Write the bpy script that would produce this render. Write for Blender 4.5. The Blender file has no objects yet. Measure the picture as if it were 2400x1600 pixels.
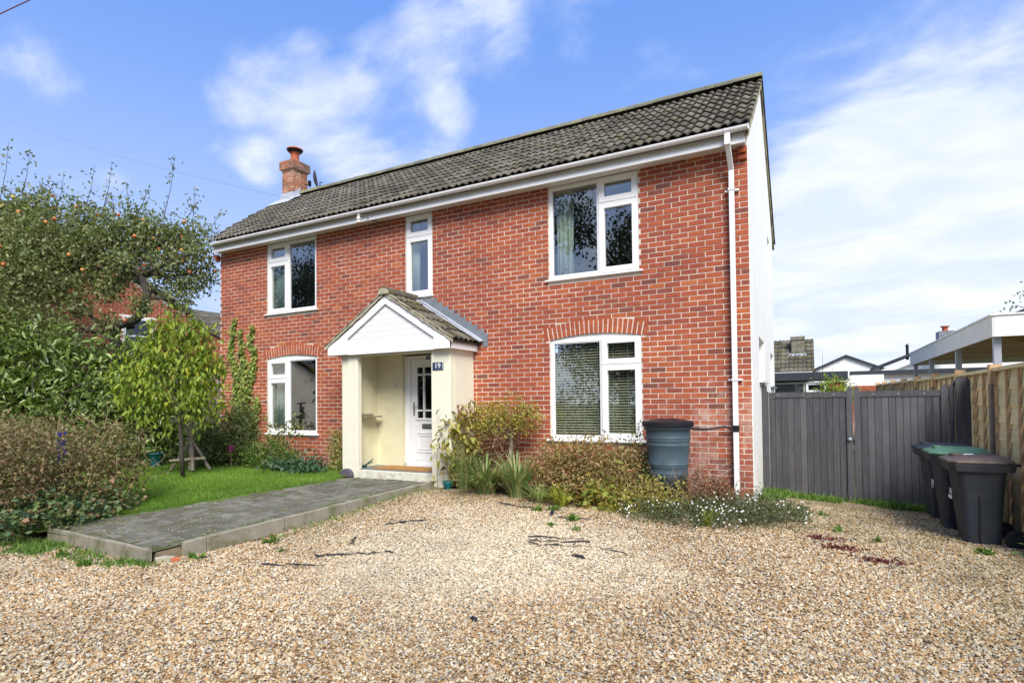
import bpy, math, random
import numpy as np
from mathutils import Vector, Matrix, Euler
S = bpy.context.scene
C = S.collection
R = random.Random(19)
RN = np.random.default_rng(19)
rad = math.radians

# ---------------------------------------------------------------- camera
YAW, PITCH, ROLL = rad(27.768), rad(1.225), rad(-.595)
CAM = Vector((0, 0, 1.55))
fwd = Vector((-math.sin(YAW) * math.cos(PITCH), math.cos(YAW) * math.cos(PITCH), math.sin(PITCH)))
r0 = Vector((math.cos(YAW), math.sin(YAW), 0)); u0 = r0.cross(fwd)
rt = r0 * math.cos(ROLL) + u0 * math.sin(ROLL); up = -r0 * math.sin(ROLL) + u0 * math.cos(ROLL)
cd = bpy.data.cameras.new("camera"); co = bpy.data.objects.new("camera", cd); C.objects.link(co)
co.matrix_world = Matrix(((rt.x, up.x, -fwd.x, CAM.x), (rt.y, up.y, -fwd.y, CAM.y), (rt.z, up.z, -fwd.z, CAM.z), (0, 0, 0, 1)))
cd.lens = 19.902; cd.sensor_width = 36; cd.shift_y = .0491; cd.clip_start = .05; cd.clip_end = 3000
S.camera = co
# ---------------------------------------------------------------- light
SUN_DIR = Vector((.42, -.56, .70)).normalized()      # towards the sun
sl = bpy.data.lights.new("sun", 'SUN'); so = bpy.data.objects.new("sun", sl); C.objects.link(so)
sl.energy = 2.6; sl.angle = rad(30); sl.color = (1, .96, .89)
so.rotation_euler = SUN_DIR.to_track_quat('Z', 'Y').to_euler()
S.view_settings.view_transform = 'Standard'; S.view_settings.look = 'None'
S.view_settings.gamma = 1; S.view_settings.use_curve_mapping = False
S.view_settings.exposure = 1.15

class NT:
    def __init__(s, t): s.t = t; s.n = t.nodes; s.l = t.links
    def new(s, typ, **k):
        n = s.n.new(typ)
        for a, b in k.items():
            if a == 'i':
                for key, v in b.items(): s.set(n, key, v)
            else: setattr(n, a, b)
        return n
    def set(s, n, key, v):
        sock = n.inputs[key]
        if isinstance(v, bpy.types.NodeSocket): s.l.new(v, sock)
        elif isinstance(v, bpy.types.Node): s.l.new(v.outputs[0], sock)
        else: sock.default_value = v
    def math(s, op, a, b=None, c=None, clamp=False):
        n = s.n.new('ShaderNodeMath'); n.operation = op; n.use_clamp = clamp
        for i, v in enumerate((a, b, c)):
            if v is not None: s.set(n, i, v)
        return n.outputs[0]
    def mix(s, f, a, b, blend='MIX'):
        n = s.n.new('ShaderNodeMix'); n.data_type = 'RGBA'; n.blend_type = blend
        s.set(n, 0, f); s.set(n, 6, a); s.set(n, 7, b); return n.outputs[2]
    def noise(s, scale, detail=3, rough=.5, vec=None, dist=0):
        n = s.n.new('ShaderNodeTexNoise'); n.inputs['Scale'].default_value = scale
        n.inputs['Detail'].default_value = detail; n.inputs['Roughness'].default_value = rough
        n.inputs['Distortion'].default_value = dist
        if vec is not None: s.l.new(vec, n.inputs['Vector'])
        return n
    def ramp(s, f, stops, interp='LINEAR'):
        n = s.n.new('ShaderNodeValToRGB'); s.set(n, 0, f); r = n.color_ramp; r.interpolation = interp
        while len(r.elements) < len(stops): r.elements.new(.5)
        for e, (p, c) in zip(r.elements, stops):
            e.position = p; e.color = (*c, 1) if len(c) == 3 else c
        return n.outputs[0]
    def maprange(s, v, a, b, c=0., d=1., smooth=True):
        n = s.n.new('ShaderNodeMapRange'); n.interpolation_type = 'SMOOTHSTEP' if smooth else 'LINEAR'
        for i, x in enumerate((v, a, b, c, d)): s.set(n, i, x)
        return n.outputs[0]
def c4(c): return (c[0], c[1], c[2], 1)

# ---------------------------------------------------------------- sky: Nishita with clouds
W = bpy.data.worlds.new("World"); S.world = W; W.use_nodes = True
w = NT(W.node_tree); w.n.clear()
sky = w.new('ShaderNodeTexSky', sky_type='NISHITA', sun_disc=False)
sky.sun_elevation = math.asin(SUN_DIR.z); sky.sun_rotation = math.atan2(SUN_DIR.x, SUN_DIR.y)
sky.air_density = 1.0; sky.dust_density = .3; sky.ozone_density = 2.2
geo = w.new('ShaderNodeTexCoord').outputs['Generated']
sep = w.new('ShaderNodeSeparateXYZ', i={0: geo})
zc = w.math('MAXIMUM', sep.outputs[2], 0.0)
den = w.math('ADD', zc, .22)
px = w.math('DIVIDE', sep.outputs[0], den); py = w.math('DIVIDE', sep.outputs[1], den)
pv = w.new('ShaderNodeCombineXYZ', i={0: px, 1: py, 2: 0.0}).outputs[0]
mp = w.new('ShaderNodeMapping', i={0: pv}); mp.inputs['Scale'].default_value = (1.0, 1.5, 1); mp.inputs['Rotation'].default_value = (0, 0, rad(35))
n1 = w.noise(2.3, 12, .58, mp.outputs[0], .3).outputs[0]
n2 = w.noise(3.3, 8, .6, geo, .2).outputs[0]
cl = w.math('ADD', w.math('MULTIPLY', n1, .6), w.math('MULTIPLY', n2, .4))
def blob(total, d, r_in, r_out, amt):
    v = Vector(d).normalized()
    dt = w.new('ShaderNodeVectorMath', operation='DOT_PRODUCT', i={0: geo, 1: tuple(v)}).outputs[1]
    m = w.maprange(dt, math.cos(r_out), math.cos(r_in))
    return w.math('ADD', total, w.math('MULTIPLY', m, amt))
acc = 0.0
CLOUDS = [((-0.671, 0.588, 0.452), 0.01, 0.15, 0.24),
    ((-0.728, 0.538, 0.424), 0.01, 0.12, 0.15),
    ((-0.633, 0.645, 0.428), 0.01, 0.11, 0.17),
    ((-0.533, 0.730, 0.428), 0.01, 0.09, 0.17),
    ((-0.484, 0.766, 0.424), 0.01, 0.08, 0.12),
    ((-0.489, 0.738, 0.465), 0.01, 0.05, 0.16),
    ((-0.526, 0.677, 0.515), 0.01, 0.11, 0.2),
    ((-0.450, 0.703, 0.551), 0.01, 0.14, 0.2),
    ((-0.351, 0.747, 0.565), 0.01, 0.14, 0.14),
    ((-0.207, 0.804, 0.558), 0.01, 0.16, 0.11),
    ((-0.070, 0.858, 0.508), 0.01, 0.16, 0.09),
    ((-0.844, 0.331, 0.423), 0.01, 0.07, 0.17),
    ((-0.811, 0.356, 0.464), 0.01, 0.08, 0.12),
    ((-0.626, 0.557, 0.546), 0.01, 0.06, 0.14),
    ((-0.568, 0.605, 0.557), 0.01, 0.05, 0.12),
    ((-0.731, 0.577, 0.364), 0.01, 0.05, 0.16),
    ((-0.629, 0.678, 0.380), 0.01, 0.08, 0.14),
    ((-0.863, 0.390, 0.322), 0.02, 0.1, 0.12),
    ((0.007, 0.948, 0.317), 0.02, 0.12, 0.13),
    ((0.061, 0.963, 0.261), 0.02, 0.2, 0.2),
    ((0.184, 0.959, 0.217), 0.02, 0.28, 0.24),
    ((0.199, 0.905, 0.375), 0.02, 0.2, 0.14),
    ((0.061, 0.938, 0.340), 0.02, 0.1, 0.12),
    ((0.138, 0.985, 0.108), 0.02, 0.35, 0.22),
    ((0.284, 0.932, 0.227), 0.1, 0.5, 0.2),
    ((-0.026, 0.987, 0.160), 0.02, 0.2, 0.15),
    ((.1, -.9, .5), .5, 1.2, .15), ((.9, -.3, .5), .3, 1.0, .13), ((.1, -.1, 1), .3, .95, .10)]  # these three: unseen cloud behind, right and overhead, added to raise ambient light
for d, a, b, k in CLOUDS: acc = blob(acc, d, a, b, k * (.60 if a < .15 else 1.))
hz = w.maprange(sep.outputs[2], .22, 0.0)
acc = w.math('ADD', acc, w.math('MULTIPLY', hz, .14))
dens = w.maprange(w.math('ADD', cl, acc), .58, .86)
skyc = w.new('ShaderNodeHueSaturation', i={'Hue': .513, 'Saturation': 1.0, 'Value': 1.0, 'Color': sky.outputs[0]}).outputs[0]
skyc = w.mix(.85, skyc, (.85, 1.85, 4.7, 1))
lowp = w.maprange(sep.outputs[2], .62, .02)
skyc = w.mix(w.math('MULTIPLY', lowp, .80), skyc, (3.3, 4.0, 5.5, 1))
clc = w.mix(w.maprange(n1, .35, .7), (3.9, 4.35, 5.2, 1), (5.1, 5.25, 5.6, 1))
fin = w.mix(w.math('MULTIPLY', dens, .90), skyc, clc)
bg = w.new('ShaderNodeBackground', i={0: fin, 1: .095})
w.l.new(bg.outputs[0], w.new('ShaderNodeOutputWorld').inputs[0])

# ---------------------------------------------------------------- materials
MATS = {}
def pmat(name, col=None, rough=.8, stops=None, var=.12, vscale=3., bump=0., bscale=60., spec=.3, metal=0., fine=0., transl=0.,
         dirt=None, dirt_scale=1.5, dirt_amt=.5, extra=None, coat=0.):
    """stops: ramp of colours over the per-face 'tint' attribute"""
    m = bpy.data.materials.new(name); m.use_nodes = True; t = NT(m.node_tree); t.n.clear()
    pos = t.new('ShaderNodeNewGeometry').outputs['Position']
    if stops:
        at = t.new('ShaderNodeAttribute', attribute_name='tint'); c = t.ramp(at.outputs['Fac'], stops)
    else: c = t.new('ShaderNodeRGB').outputs[0]; c.default_value = c4(col)
    if var:
        n = t.noise(vscale, 5, .6, pos).outputs[0]
        v = t.maprange(n, .25, .75, 1 - var, 1 + var, False)
        c = t.mix(1., c, t.new('ShaderNodeCombineColor', i={0: v, 1: v, 2: v}).outputs[0], 'MULTIPLY')
    if fine:
        n = t.noise(bscale, 3, .7, pos).outputs[0]
        v = t.maprange(n, .25, .75, 1 - fine, 1 + fine, False)
        c = t.mix(1., c, t.new('ShaderNodeCombineColor', i={0: v, 1: v, 2: v}).outputs[0], 'MULTIPLY')
    if dirt:
        n = t.noise(dirt_scale, 7, .65, pos).outputs[0]
        c = t.mix(t.math('MULTIPLY', t.maprange(n, .48, .68), dirt_amt), c, c4(dirt))
    if extra: c = extra(t, c, pos)
    b = t.new('ShaderNodeBsdfPrincipled', i={'Base Color': c, 'Roughness': rough, 'Metallic': metal, 'Specular IOR Level': spec, 'Coat Weight': coat})
    if bump:
        nb = t.noise(bscale, 4, .6, pos).outputs[0]
        bn = t.new('ShaderNodeBump', i={'Strength': 1., 'Distance': bump, 'Height': nb})
        t.l.new(bn.outputs[0], b.inputs['Normal'])
    out = b.outputs[0]
    if transl:
        tr = t.new('ShaderNodeBsdfTranslucent', i={0: t.mix(1., c, (1.3, 1.35, .7, 1), 'MULTIPLY')})
        out = t.new('ShaderNodeMixShader', i={0: transl, 1: out, 2: tr.outputs[0]}).outputs[0]
    t.l.new(out, t.new('ShaderNodeOutputMaterial').inputs[0])
    MATS[name] = m; return m
def leafmat(name, *cols, transl=.3, rough=.5, spec=.4):
    k = len(cols); return pmat(name, stops=[(i / (k - 1), c) for i, c in enumerate(cols)], rough=rough, spec=spec, transl=transl, var=.2, vscale=1.7)

def efflor(t, c, pos):
    s = t.new('ShaderNodeSeparateXYZ', i={0: pos})
    n = t.noise(1.1, 8, .72, pos).outputs[0]; n5 = t.noise(9, 5, .7, pos).outputs[0]
    low = t.maprange(s.outputs[2], 3.3, .3, 0, .14)
    rr = t.maprange(s.outputs[0], -4.6, -1.2, 0, .09)
    f = t.maprange(t.math('ADD', t.math('ADD', t.math('ADD', t.math('MULTIPLY', n, .6), t.math('MULTIPLY', n5, .4)), low), rr), .66, .86)
    c = t.mix(t.math('MULTIPLY', f, .62), c, (.60, .49, .43, 1))
    big = t.noise(.55, 4, .6, pos).outputs[0]; bv_ = t.maprange(big, .3, .7, .84, 1.14, False)
    c = t.mix(1., c, t.new('ShaderNodeCombineColor', i={0: bv_, 1: t.math('POWER', bv_, 1.4), 2: bv_}).outputs[0], 'MULTIPLY')
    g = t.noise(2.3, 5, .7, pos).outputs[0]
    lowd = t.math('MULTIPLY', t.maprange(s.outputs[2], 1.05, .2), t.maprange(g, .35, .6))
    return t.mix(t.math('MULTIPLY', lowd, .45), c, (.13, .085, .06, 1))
BRICKS = [(0, (.17, .066, .050)), (.12, (.23, .072, .047)), (.35, (.31, .079, .043)), (.6, (.36, .089, .042)), (.82, (.41, .110, .044)), (1, (.46, .150, .056))]
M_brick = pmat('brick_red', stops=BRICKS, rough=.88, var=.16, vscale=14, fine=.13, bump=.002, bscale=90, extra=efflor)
M_chim = pmat('chimney_brick', stops=[(0, (.17, .11, .08)), (.3, (.36, .15, .09)), (.7, (.44, .19, .11)), (1, (.52, .30, .20))], rough=.95, var=.2, vscale=10, dirt=(.10, .09, .06), dirt_scale=5, dirt_amt=.75)
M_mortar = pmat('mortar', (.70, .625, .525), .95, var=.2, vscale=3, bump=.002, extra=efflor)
M_tile = pmat('concrete_tile', stops=[(0, (.070, .062, .050)), (.5, (.108, .096, .078)), (1, (.155, .138, .112))], rough=.92, var=.25, vscale=2.5, fine=.3, bscale=45, bump=.004,
              dirt=(.12, .12, .045), dirt_scale=2.6, dirt_amt=.45)
M_tilemoss = pmat('mossy_tile', stops=[(0, (.060, .054, .044)), (.5, (.095, .085, .068)), (1, (.15, .135, .11))], rough=.95, var=.3, vscale=5, fine=.35, bscale=30, bump=.008,
              dirt=(.15, .14, .03), dirt_scale=6, dirt_amt=.85)
M_ridge = pmat('ridge_tile', stops=[(0, (.13, .13, .10)), (1, (.21, .205, .15))], rough=.95, var=.25, vscale=4, fine=.3, bscale=30, bump=.006, dirt=(.22, .23, .09), dirt_scale=4, dirt_amt=.7)
M_upvc = pmat('white_plastic', (.80, .80, .80), .35, var=.03, spec=.5)
M_upvcd = pmat('soffit_white', (.70, .68, .64), .5, var=.08, dirt=(.38, .33, .27), dirt_scale=3, dirt_amt=.3)
M_seam = pmat('seam_dark', (.12, .12, .12), .8)
def lowgrime(t, c, pos):
    s = t.new('ShaderNodeSeparateXYZ', i={0: pos})
    n = t.noise(4, 6, .7, pos).outputs[0]
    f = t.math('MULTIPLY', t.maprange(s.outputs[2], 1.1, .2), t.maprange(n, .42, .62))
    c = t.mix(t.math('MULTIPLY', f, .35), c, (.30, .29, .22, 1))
    mp_ = t.new('ShaderNodeMapping', i={0: pos}); mp_.inputs['Scale'].default_value = (9, 9, .9)
    n2_ = t.noise(1.2, 5, .6, mp_.outputs[0]).outputs[0]
    return t.mix(t.math('MULTIPLY', t.maprange(n2_, .55, .8), .18), c, (.42, .40, .32, 1))
M_render = pmat('cream_render', (.74, .71, .57), .9, var=.06, vscale=2, bump=.002, bscale=70, fine=.03, extra=lowgrime)
M_renderin = pmat('yellow_render', (.66, .62, .42), .9, var=.07, vscale=2, bump=.002, bscale=70, dirt=(.40, .36, .24), dirt_scale=2.5, dirt_amt=.3)
M_rendside = pmat('white_render', (.80, .79, .74), .9, var=.05, vscale=1.5, bump=.002, bscale=60, extra=lowgrime)
M_lead = pmat('lead', (.17, .19, .22), .55, var=.2, vscale=8, dirt=(.32, .34, .36), dirt_scale=6, dirt_amt=.5)
M_leadlt = pmat('lead_light', (.42, .45, .50), .5, var=.15, vscale=6)
M_wood = pmat('weathered_wood', (.24, .19, .14), .9, var=.3, vscale=8, fine=.2)
M_barge = pmat('verge_board', (.40, .36, .22), .9, var=.3, vscale=4, dirt=(.10, .09, .05), dirt_scale=5, dirt_amt=.8)
M_white = pmat('white_paint', (.78, .78, .76), .6, var=.04)
M_offwhite = pmat('offwhite_paint', (.62, .62, .58), .6, var=.08)
M_black = pmat('black_plastic', (.012, .013, .016), .45, var=.1)
M_darkroof = pmat('black_fascia', (.035, .04, .05), .6, var=.2)
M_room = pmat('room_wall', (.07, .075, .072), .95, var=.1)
M_curtain = pmat('curtain_pale', (.66, .68, .62), .9, var=.05)
M_curtb = pmat('curtain_blue', (.42, .50, .52), .9, var=.05)
M_blind = pmat('blind_wood', (.60, .52, .38), .6, var=.1)
M_butt = pmat('butt_green', (.055, .085, .108), .5, var=.12, vscale=5, dirt=(.10, .13, .13), dirt_scale=4, dirt_amt=.4)
M_bin = pmat('bin_grey', (.022, .027, .036), .5, var=.15, vscale=4, spec=.4, bump=.0006, bscale=300, dirt=(.075, .07, .06), dirt_scale=3, dirt_amt=.35)
M_lidg = pmat('lid_green', (.09, .20, .115), .45, var=.2, vscale=6)
M_lidb = pmat('lid_brown', (.10, .068, .052), .5, var=.25, vscale=6, dirt=(.17, .15, .13), dirt_scale=5, dirt_amt=.5)
M_paper = pmat('white_sticker', (.75, .75, .75), .6, var=.05)
def gategrain(t, c, pos):
    m_ = t.new('ShaderNodeMapping', i={0: pos}); m_.inputs['Scale'].default_value = (22, 22, 1.1)
    n = t.noise(2.5, 6, .65, m_.outputs[0], .6).outputs[0]
    c = t.mix(t.math('MULTIPLY', t.maprange(n, .42, .72), .45), c, (.15, .145, .15, 1))
    n4 = t.noise(1.2, 3, .6, pos).outputs[0]
    return t.mix(t.math('MULTIPLY', t.maprange(n4, .4, .7), .35), c, (.085, .072, .078, 1))
M_gate = pmat('gate_paint', stops=[(0, (.044, .046, .052)), (.5, (.066, .067, .074)), (1, (.10, .10, .108))], rough=.75, var=.2, vscale=5, fine=.1, bscale=120, bump=.001, extra=gategrain)
def woodgrain(t, c, pos):
    m_ = t.new('ShaderNodeMapping', i={0: pos}); m_.inputs['Scale'].default_value = (2, 2, 26)
    n = t.noise(2.2, 5, .6, m_.outputs[0], 1.).outputs[0]
    c = t.mix(t.math('MULTIPLY', t.maprange(n, .4, .7), .38), c, (.17, .125, .05, 1))
    s = t.new('ShaderNodeSeparateXYZ', i={0: pos})
    n3 = t.noise(2, 4, .6, pos).outputs[0]
    return t.mix(t.math('MULTIPLY', t.maprange(t.math('ADD', s.outputs[2], n3), 1.5, .6), .6), c, (.13, .125, .07, 1))
M_fence = pmat('fence_softwood', stops=[(0, (.58, .50, .27)), (.5, (.68, .57, .31)), (1, (.76, .60, .34))], rough=.85, var=.12, vscale=4, extra=woodgrain)
M_fencep = pmat('fence_post', (.19, .15, .12), .9, var=.3, vscale=8, fine=.2)
M_fencecap = pmat('fence_post_cap', (.50, .33, .18), .9, var=.15, vscale=6)
M_lfence = pmat('old_fence', stops=[(0, (.20, .165, .145)), (1, (.29, .24, .21))], rough=.95, var=.2, vscale=5)
M_deck = pmat('roof_deck', stops=[(0, (.30, .19, .10)), (1, (.45, .30, .17))], rough=.9, var=.2, vscale=5)
M_steel = pmat('galvanised_post', (.36, .38, .42), .45, var=.1, metal=.3)
M_kerb = pmat('kerb_concrete', (.25, .23, .18), .95, var=.22, vscale=7, fine=.28, bscale=160, bump=.004, dirt=(.12, .12, .05), dirt_scale=3.6, dirt_amt=.85)
M_paver = pmat('paver_grey', stops=[(0, (.105, .10, .080)), (.5, (.140, .134, .108)), (1, (.18, .172, .142))], rough=.9, var=.28, vscale=2.2, fine=.25, bscale=120, bump=.003,
               dirt=(.085, .08, .04), dirt_scale=3.4, dirt_amt=.85)
M_slab = pmat('porch_slab', (.145, .165, .175), .6, var=.2, vscale=5)
M_step = pmat('step_paint', (.62, .60, .50), .9, var=.15, vscale=8, dirt=(.30, .24, .18), dirt_scale=7, dirt_amt=.6)
M_coir = pmat('coir', (.34, .17, .055), .95, var=.2, vscale=20, fine=.3, bscale=200)
M_terra = pmat('terracotta', (.42, .115, .055), .8, var=.15, vscale=10)
M_metal = pmat('dark_metal', (.03, .03, .035), .4, metal=.6)
M_chrome = pmat('chrome', (.45, .45, .45), .3, metal=.9)
M_teal = pmat('teal_plastic', (.012, .11, .12), .4, var=.1)
M_blue = pmat('blue_paint', (.035, .035, .20), .5, var=.15)
M_bluepale = pmat('pale_blue_plastic', (.45, .60, .72), .4)
M_numblue = pmat('plaque_blue', (.035, .06, .12), .5, var=.3, vscale=40)
M_apple = pmat('apple_skin', stops=[(0, (.55, .10, .05)), (.6, (.60, .20, .07)), (1, (.45, .40, .08))], rough=.4, var=.2, vscale=20)
M_bark = pmat('bark', (.06, .052, .045), .95, var=.35, vscale=12, fine=.3, bscale=60, bump=.01)
M_driftwood = pmat('stripped_wood', (.25, .21, .165), .9, var=.35, vscale=9, fine=.2)
M_cutwood = pmat('cut_wood', (.48, .40, .27), .9, var=.2, vscale=9)
M_twig = pmat('dry_stem', (.30, .21, .12), .9, var=.3, vscale=6)
M_fabric = pmat('weed_membrane', (.018, .019, .024), .8, var=.2)
M_soil = pmat('soil', (.055, .042, .030), .98, var=.3, vscale=6, fine=.4, bscale=60, bump=.02)
M_oldrender = pmat('broken_concrete', (.42, .38, .29), .95, var=.3, vscale=12, bump=.006, dirt=(.18, .2, .07), dirt_scale=8, dirt_amt=.6)
M_dish = pmat('dish_grey', (.10, .09, .11), .5)
M_cable = pmat('cable_grey', (.16, .17, .19), .6)
M_cabler = pmat('cable_red', (.20, .05, .04), .6)
L_apple = leafmat('apple_leaf', (.09, .11, .045), (.17, .205, .08), (.25, .28, .125), (.35, .36, .20), transl=.35)
L_laurel = leafmat('laurel_leaf', (.05, .08, .018), (.11, .17, .035), (.19, .27, .06), (.30, .38, .13), rough=.35, spec=.6, transl=.25)
L_sap = leafmat('sapling_leaf', (.09, .15, .02), (.19, .28, .035), (.30, .38, .05), (.46, .46, .05), transl=.4)
L_hedge = leafmat('hedge_leaf', (.12, .085, .05), (.20, .14, .075), (.14, .16, .055), (.30, .19, .11), (.18, .22, .07), (.32, .16, .10))
L_ivy = leafmat('ivy_leaf', (.11, .17, .04), (.20, .27, .055), (.30, .37, .08), (.42, .46, .13), transl=.2)
L_ivyd = leafmat('ground_ivy_leaf', (.04, .08, .045), (.08, .14, .06), (.15, .21, .07), (.28, .13, .07), transl=.2)
L_spir = leafmat('spirea_leaf', (.36, .17, .10), (.20, .21, .06), (.44, .24, .13), (.33, .32, .10), (.30, .14, .09))
L_maho = leafmat('yellowing_leaf', (.22, .13, .05), (.33, .33, .07), (.48, .43, .09), (.28, .18, .07), (.20, .25, .06))
L_bush = leafmat('dark_bush_leaf', (.05, .08, .028), (.09, .14, .045), (.15, .20, .06), (.25, .24, .09))
L_priv = leafmat('variegated_leaf', (.14, .18, .04), (.30, .32, .08), (.42, .42, .15), (.08, .13, .03))
L_blade = leafmat('blade_leaf', (.10, .18, .05), (.17, .27, .08), (.26, .35, .11), (.38, .38, .17), (.42, .32, .18), transl=.2)
L_bladey = leafmat('yellow_blade_leaf', (.24, .30, .05), (.36, .40, .06), (.50, .48, .08), transl=.3)
L_maple = leafmat('lobed_leaf', (.15, .21, .04), (.26, .31, .06), (.36, .34, .07), (.46, .22, .06), transl=.35)
L_red = leafmat('reddish_leaf', (.16, .05, .03), (.28, .10, .06), (.12, .13, .05), (.35, .16, .09))
L_dead = leafmat('dead_leaf', (.12, .03, .015), (.24, .06, .03), (.32, .10, .05), transl=.1)
L_weed = leafmat('weed_leaf', (.06, .13, .02), (.12, .22, .035), (.20, .30, .06))
L_sedum = leafmat('sedum', (.07, .008, .012), (.16, .02, .025), (.10, .04, .03), transl=.1)
L_grass = leafmat('grass_blade', (.085, .17, .018), (.135, .25, .028), (.19, .32, .04), (.27, .36, .07), transl=.35)
L_pine = leafmat('far_leaf', (.025, .038, .018), (.05, .07, .03), (.09, .115, .05), transl=.1)
L_daisy = leafmat('daisy_leaf', (.05, .075, .035), (.09, .125, .05), (.15, .18, .08), (.19, .13, .08))
M_petal = pmat('white_petal', (.78, .76, .76), .7, transl=.2, var=.05)
M_pink = pmat('pink_petal', (.55, .06, .30), .7, transl=.2, var=.1)

def glassmat(name, base=.10, tint=(.85, .9, .88), k=1.0):
    m = bpy.data.materials.new(name); m.use_nodes = True; t = NT(m.node_tree); t.n.clear()
    lw = t.new('ShaderNodeLayerWeight', i={'Blend': .5}).outputs['Facing']
    f = t.math('MULTIPLY_ADD', t.math('POWER', lw, 3.5), .6 * k, base, True)
    n = t.noise(1.4, 2, .5, t.new('ShaderNodeNewGeometry').outputs['Position']).outputs[0]
    bn = t.new('ShaderNodeBump', i={'Strength': .03, 'Distance': .01, 'Height': n})
    g = t.new('ShaderNodeBsdfGlossy', i={0: (1, 1, 1, 1), 'Roughness': 0.0, 'Normal': bn.outputs[0]})
    tr = t.new('ShaderNodeBsdfTransparent', i={0: c4(tint)})
    mx = t.new('ShaderNodeMixShader', i={0: f, 1: tr.outputs[0], 2: g.outputs[0]})
    t.l.new(mx.outputs[0], t.new('ShaderNodeOutputMaterial').inputs[0]); return m
M_glass = glassmat('window_glass', .16)
M_glassd = glassmat('obscured_glass', .07, (.35, .37, .33))

def gravelmat(name, stones):
    m = bpy.data.materials.new(name); m.use_nodes = True; t = NT(m.node_tree); t.n.clear()
    pos = t.new('ShaderNodeNewGeometry').outputs['Position']; s = t.new('ShaderNodeSeparateXYZ', i={0: pos})
    if stones:
        fac = t.new('ShaderNodeAttribute', attribute_name='tint').outputs['Fac']
        sc_ = None
    else:
        vo = t.new('ShaderNodeTexVoronoi', i={'Scale': 62., 'Vector': pos}); fac = t.new('ShaderNodeSeparateColor', i={0: vo.outputs['Color']}).outputs[0]
    pal = [(0, (.09, .065, .04)), (.10, (.22, .13, .065)), (.26, (.37, .22, .095)), (.42, (.43, .30, .16)), (.58, (.49, .40, .27)), (.76, (.62, .55, .42)), (.88, (.28, .27, .25)), (.93, (.36, .35, .33)), (1, (.74, .70, .60))]
    c = t.ramp(fac, pal)
    # paler washed patch in the middle of the drive, browner towards the edges
    dx = t.math('MULTIPLY', t.math('SUBTRACT', s.outputs[0], -3.1), .30); dy = t.math('MULTIPLY', t.math('SUBTRACT', s.outputs[1], 5.0), .34)
    d = t.math('SQRT', t.math('ADD', t.math('MULTIPLY', dx, dx), t.math('MULTIPLY', dy, dy)))
    n = t.noise(.9, 6, .62, pos).outputs[0]
    dd = t.math('ADD', d, t.math('MULTIPLY', t.math('SUBTRACT', n, .5), 1.3))
    pale = t.maprange(dd, .75, .15)
    c = t.mix(t.math('MULTIPLY', pale, .45), c, (.70, .65, .53, 1))
    # soil and moss showing towards the house, kerb and bins
    e1 = t.maprange(t.math('ADD', s.outputs[1], t.math('MULTIPLY', n, 1.2)), 6.9, 8.0)
    e2 = t.maprange(t.math('ADD', s.outputs[0], t.math('MULTIPLY', n, 1.2)), 0.6, 2.2)
    n3 = t.noise(1.9, 7, .7, pos).outputs[0]
    e3 = t.math('MULTIPLY', t.maprange(t.math('ADD', s.outputs[0], t.math('MULTIPLY', n, 1.4)), -3.9, -4.9), t.maprange(s.outputs[1], 4.0, 5.2)); e1 = t.math('MAXIMUM', e1, e3)
    e = t.math('MULTIPLY', t.math('MAXIMUM', t.math('MULTIPLY', e1, .8), t.math('MULTIPLY', e2, .75)), t.maprange(n3, .32, .6))
    c = t.mix(t.math('MULTIPLY', e, .6), c, t.mix(t.noise(5, 4, .6, pos).outputs[0], (.13, .085, .05, 1), (.12, .14, .05, 1)))
    wn = t.maprange(t.noise(.55, 4, .6, pos).outputs[0], .35, .65, .86, 1.08)
    c = t.mix(1., c, t.new('ShaderNodeCombineColor', i={0: wn, 1: t.math('MULTIPLY', wn, .955), 2: t.math('MULTIPLY', wn, .86)}).outputs[0], 'MULTIPLY')
    b = t.new('ShaderNodeBsdfPrincipled', i={'Roughness': .8, 'Specular IOR Level': .25})
    if stones: t.l.new(c, b.inputs['Base Color'])
    else:
        dk = t.maprange(vo.outputs['Distance'], .3, .8, 1.15, .50)
        t.l.new(t.mix(1., c, t.new('ShaderNodeCombineColor', i={0: dk, 1: dk, 2: dk}).outputs[0], 'MULTIPLY'), b.inputs['Base Color'])
        bn = t.new('ShaderNodeBump', i={'Strength': 1., 'Distance': .012, 'Height': t.math('SUBTRACT', 1., vo.outputs['Distance'])})
        t.l.new(bn.outputs[0], b.inputs['Normal'])
    t.l.new(b.outputs[0], t.new('ShaderNodeOutputMaterial').inputs[0]); return m
M_gravel = gravelmat('gravel_bed', False); M_pebble = gravelmat('pebble', True)
def turf(t, c, pos):
    n = t.noise(1.6, 6, .65, pos).outputs[0]; n2_ = t.noise(30, 4, .7, pos).outputs[0]
    c = t.mix(t.maprange(n, .35, .7), (.085, .15, .02, 1), (.14, .22, .03, 1))
    return t.mix(t.math('MULTIPLY', t.maprange(n2_, .45, .7), .5), c, (.07, .085, .025, 1))
M_turf = pmat('turf', (.1, .2, .03), .95, var=0, extra=turf, bump=.02, bscale=50)
M_ground = pmat('rough_ground', (.09, .10, .04), .95, var=.3, vscale=.6, bump=.02, bscale=10, dirt=(.12, .09, .05), dirt_scale=.6, dirt_amt=.6)

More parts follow.
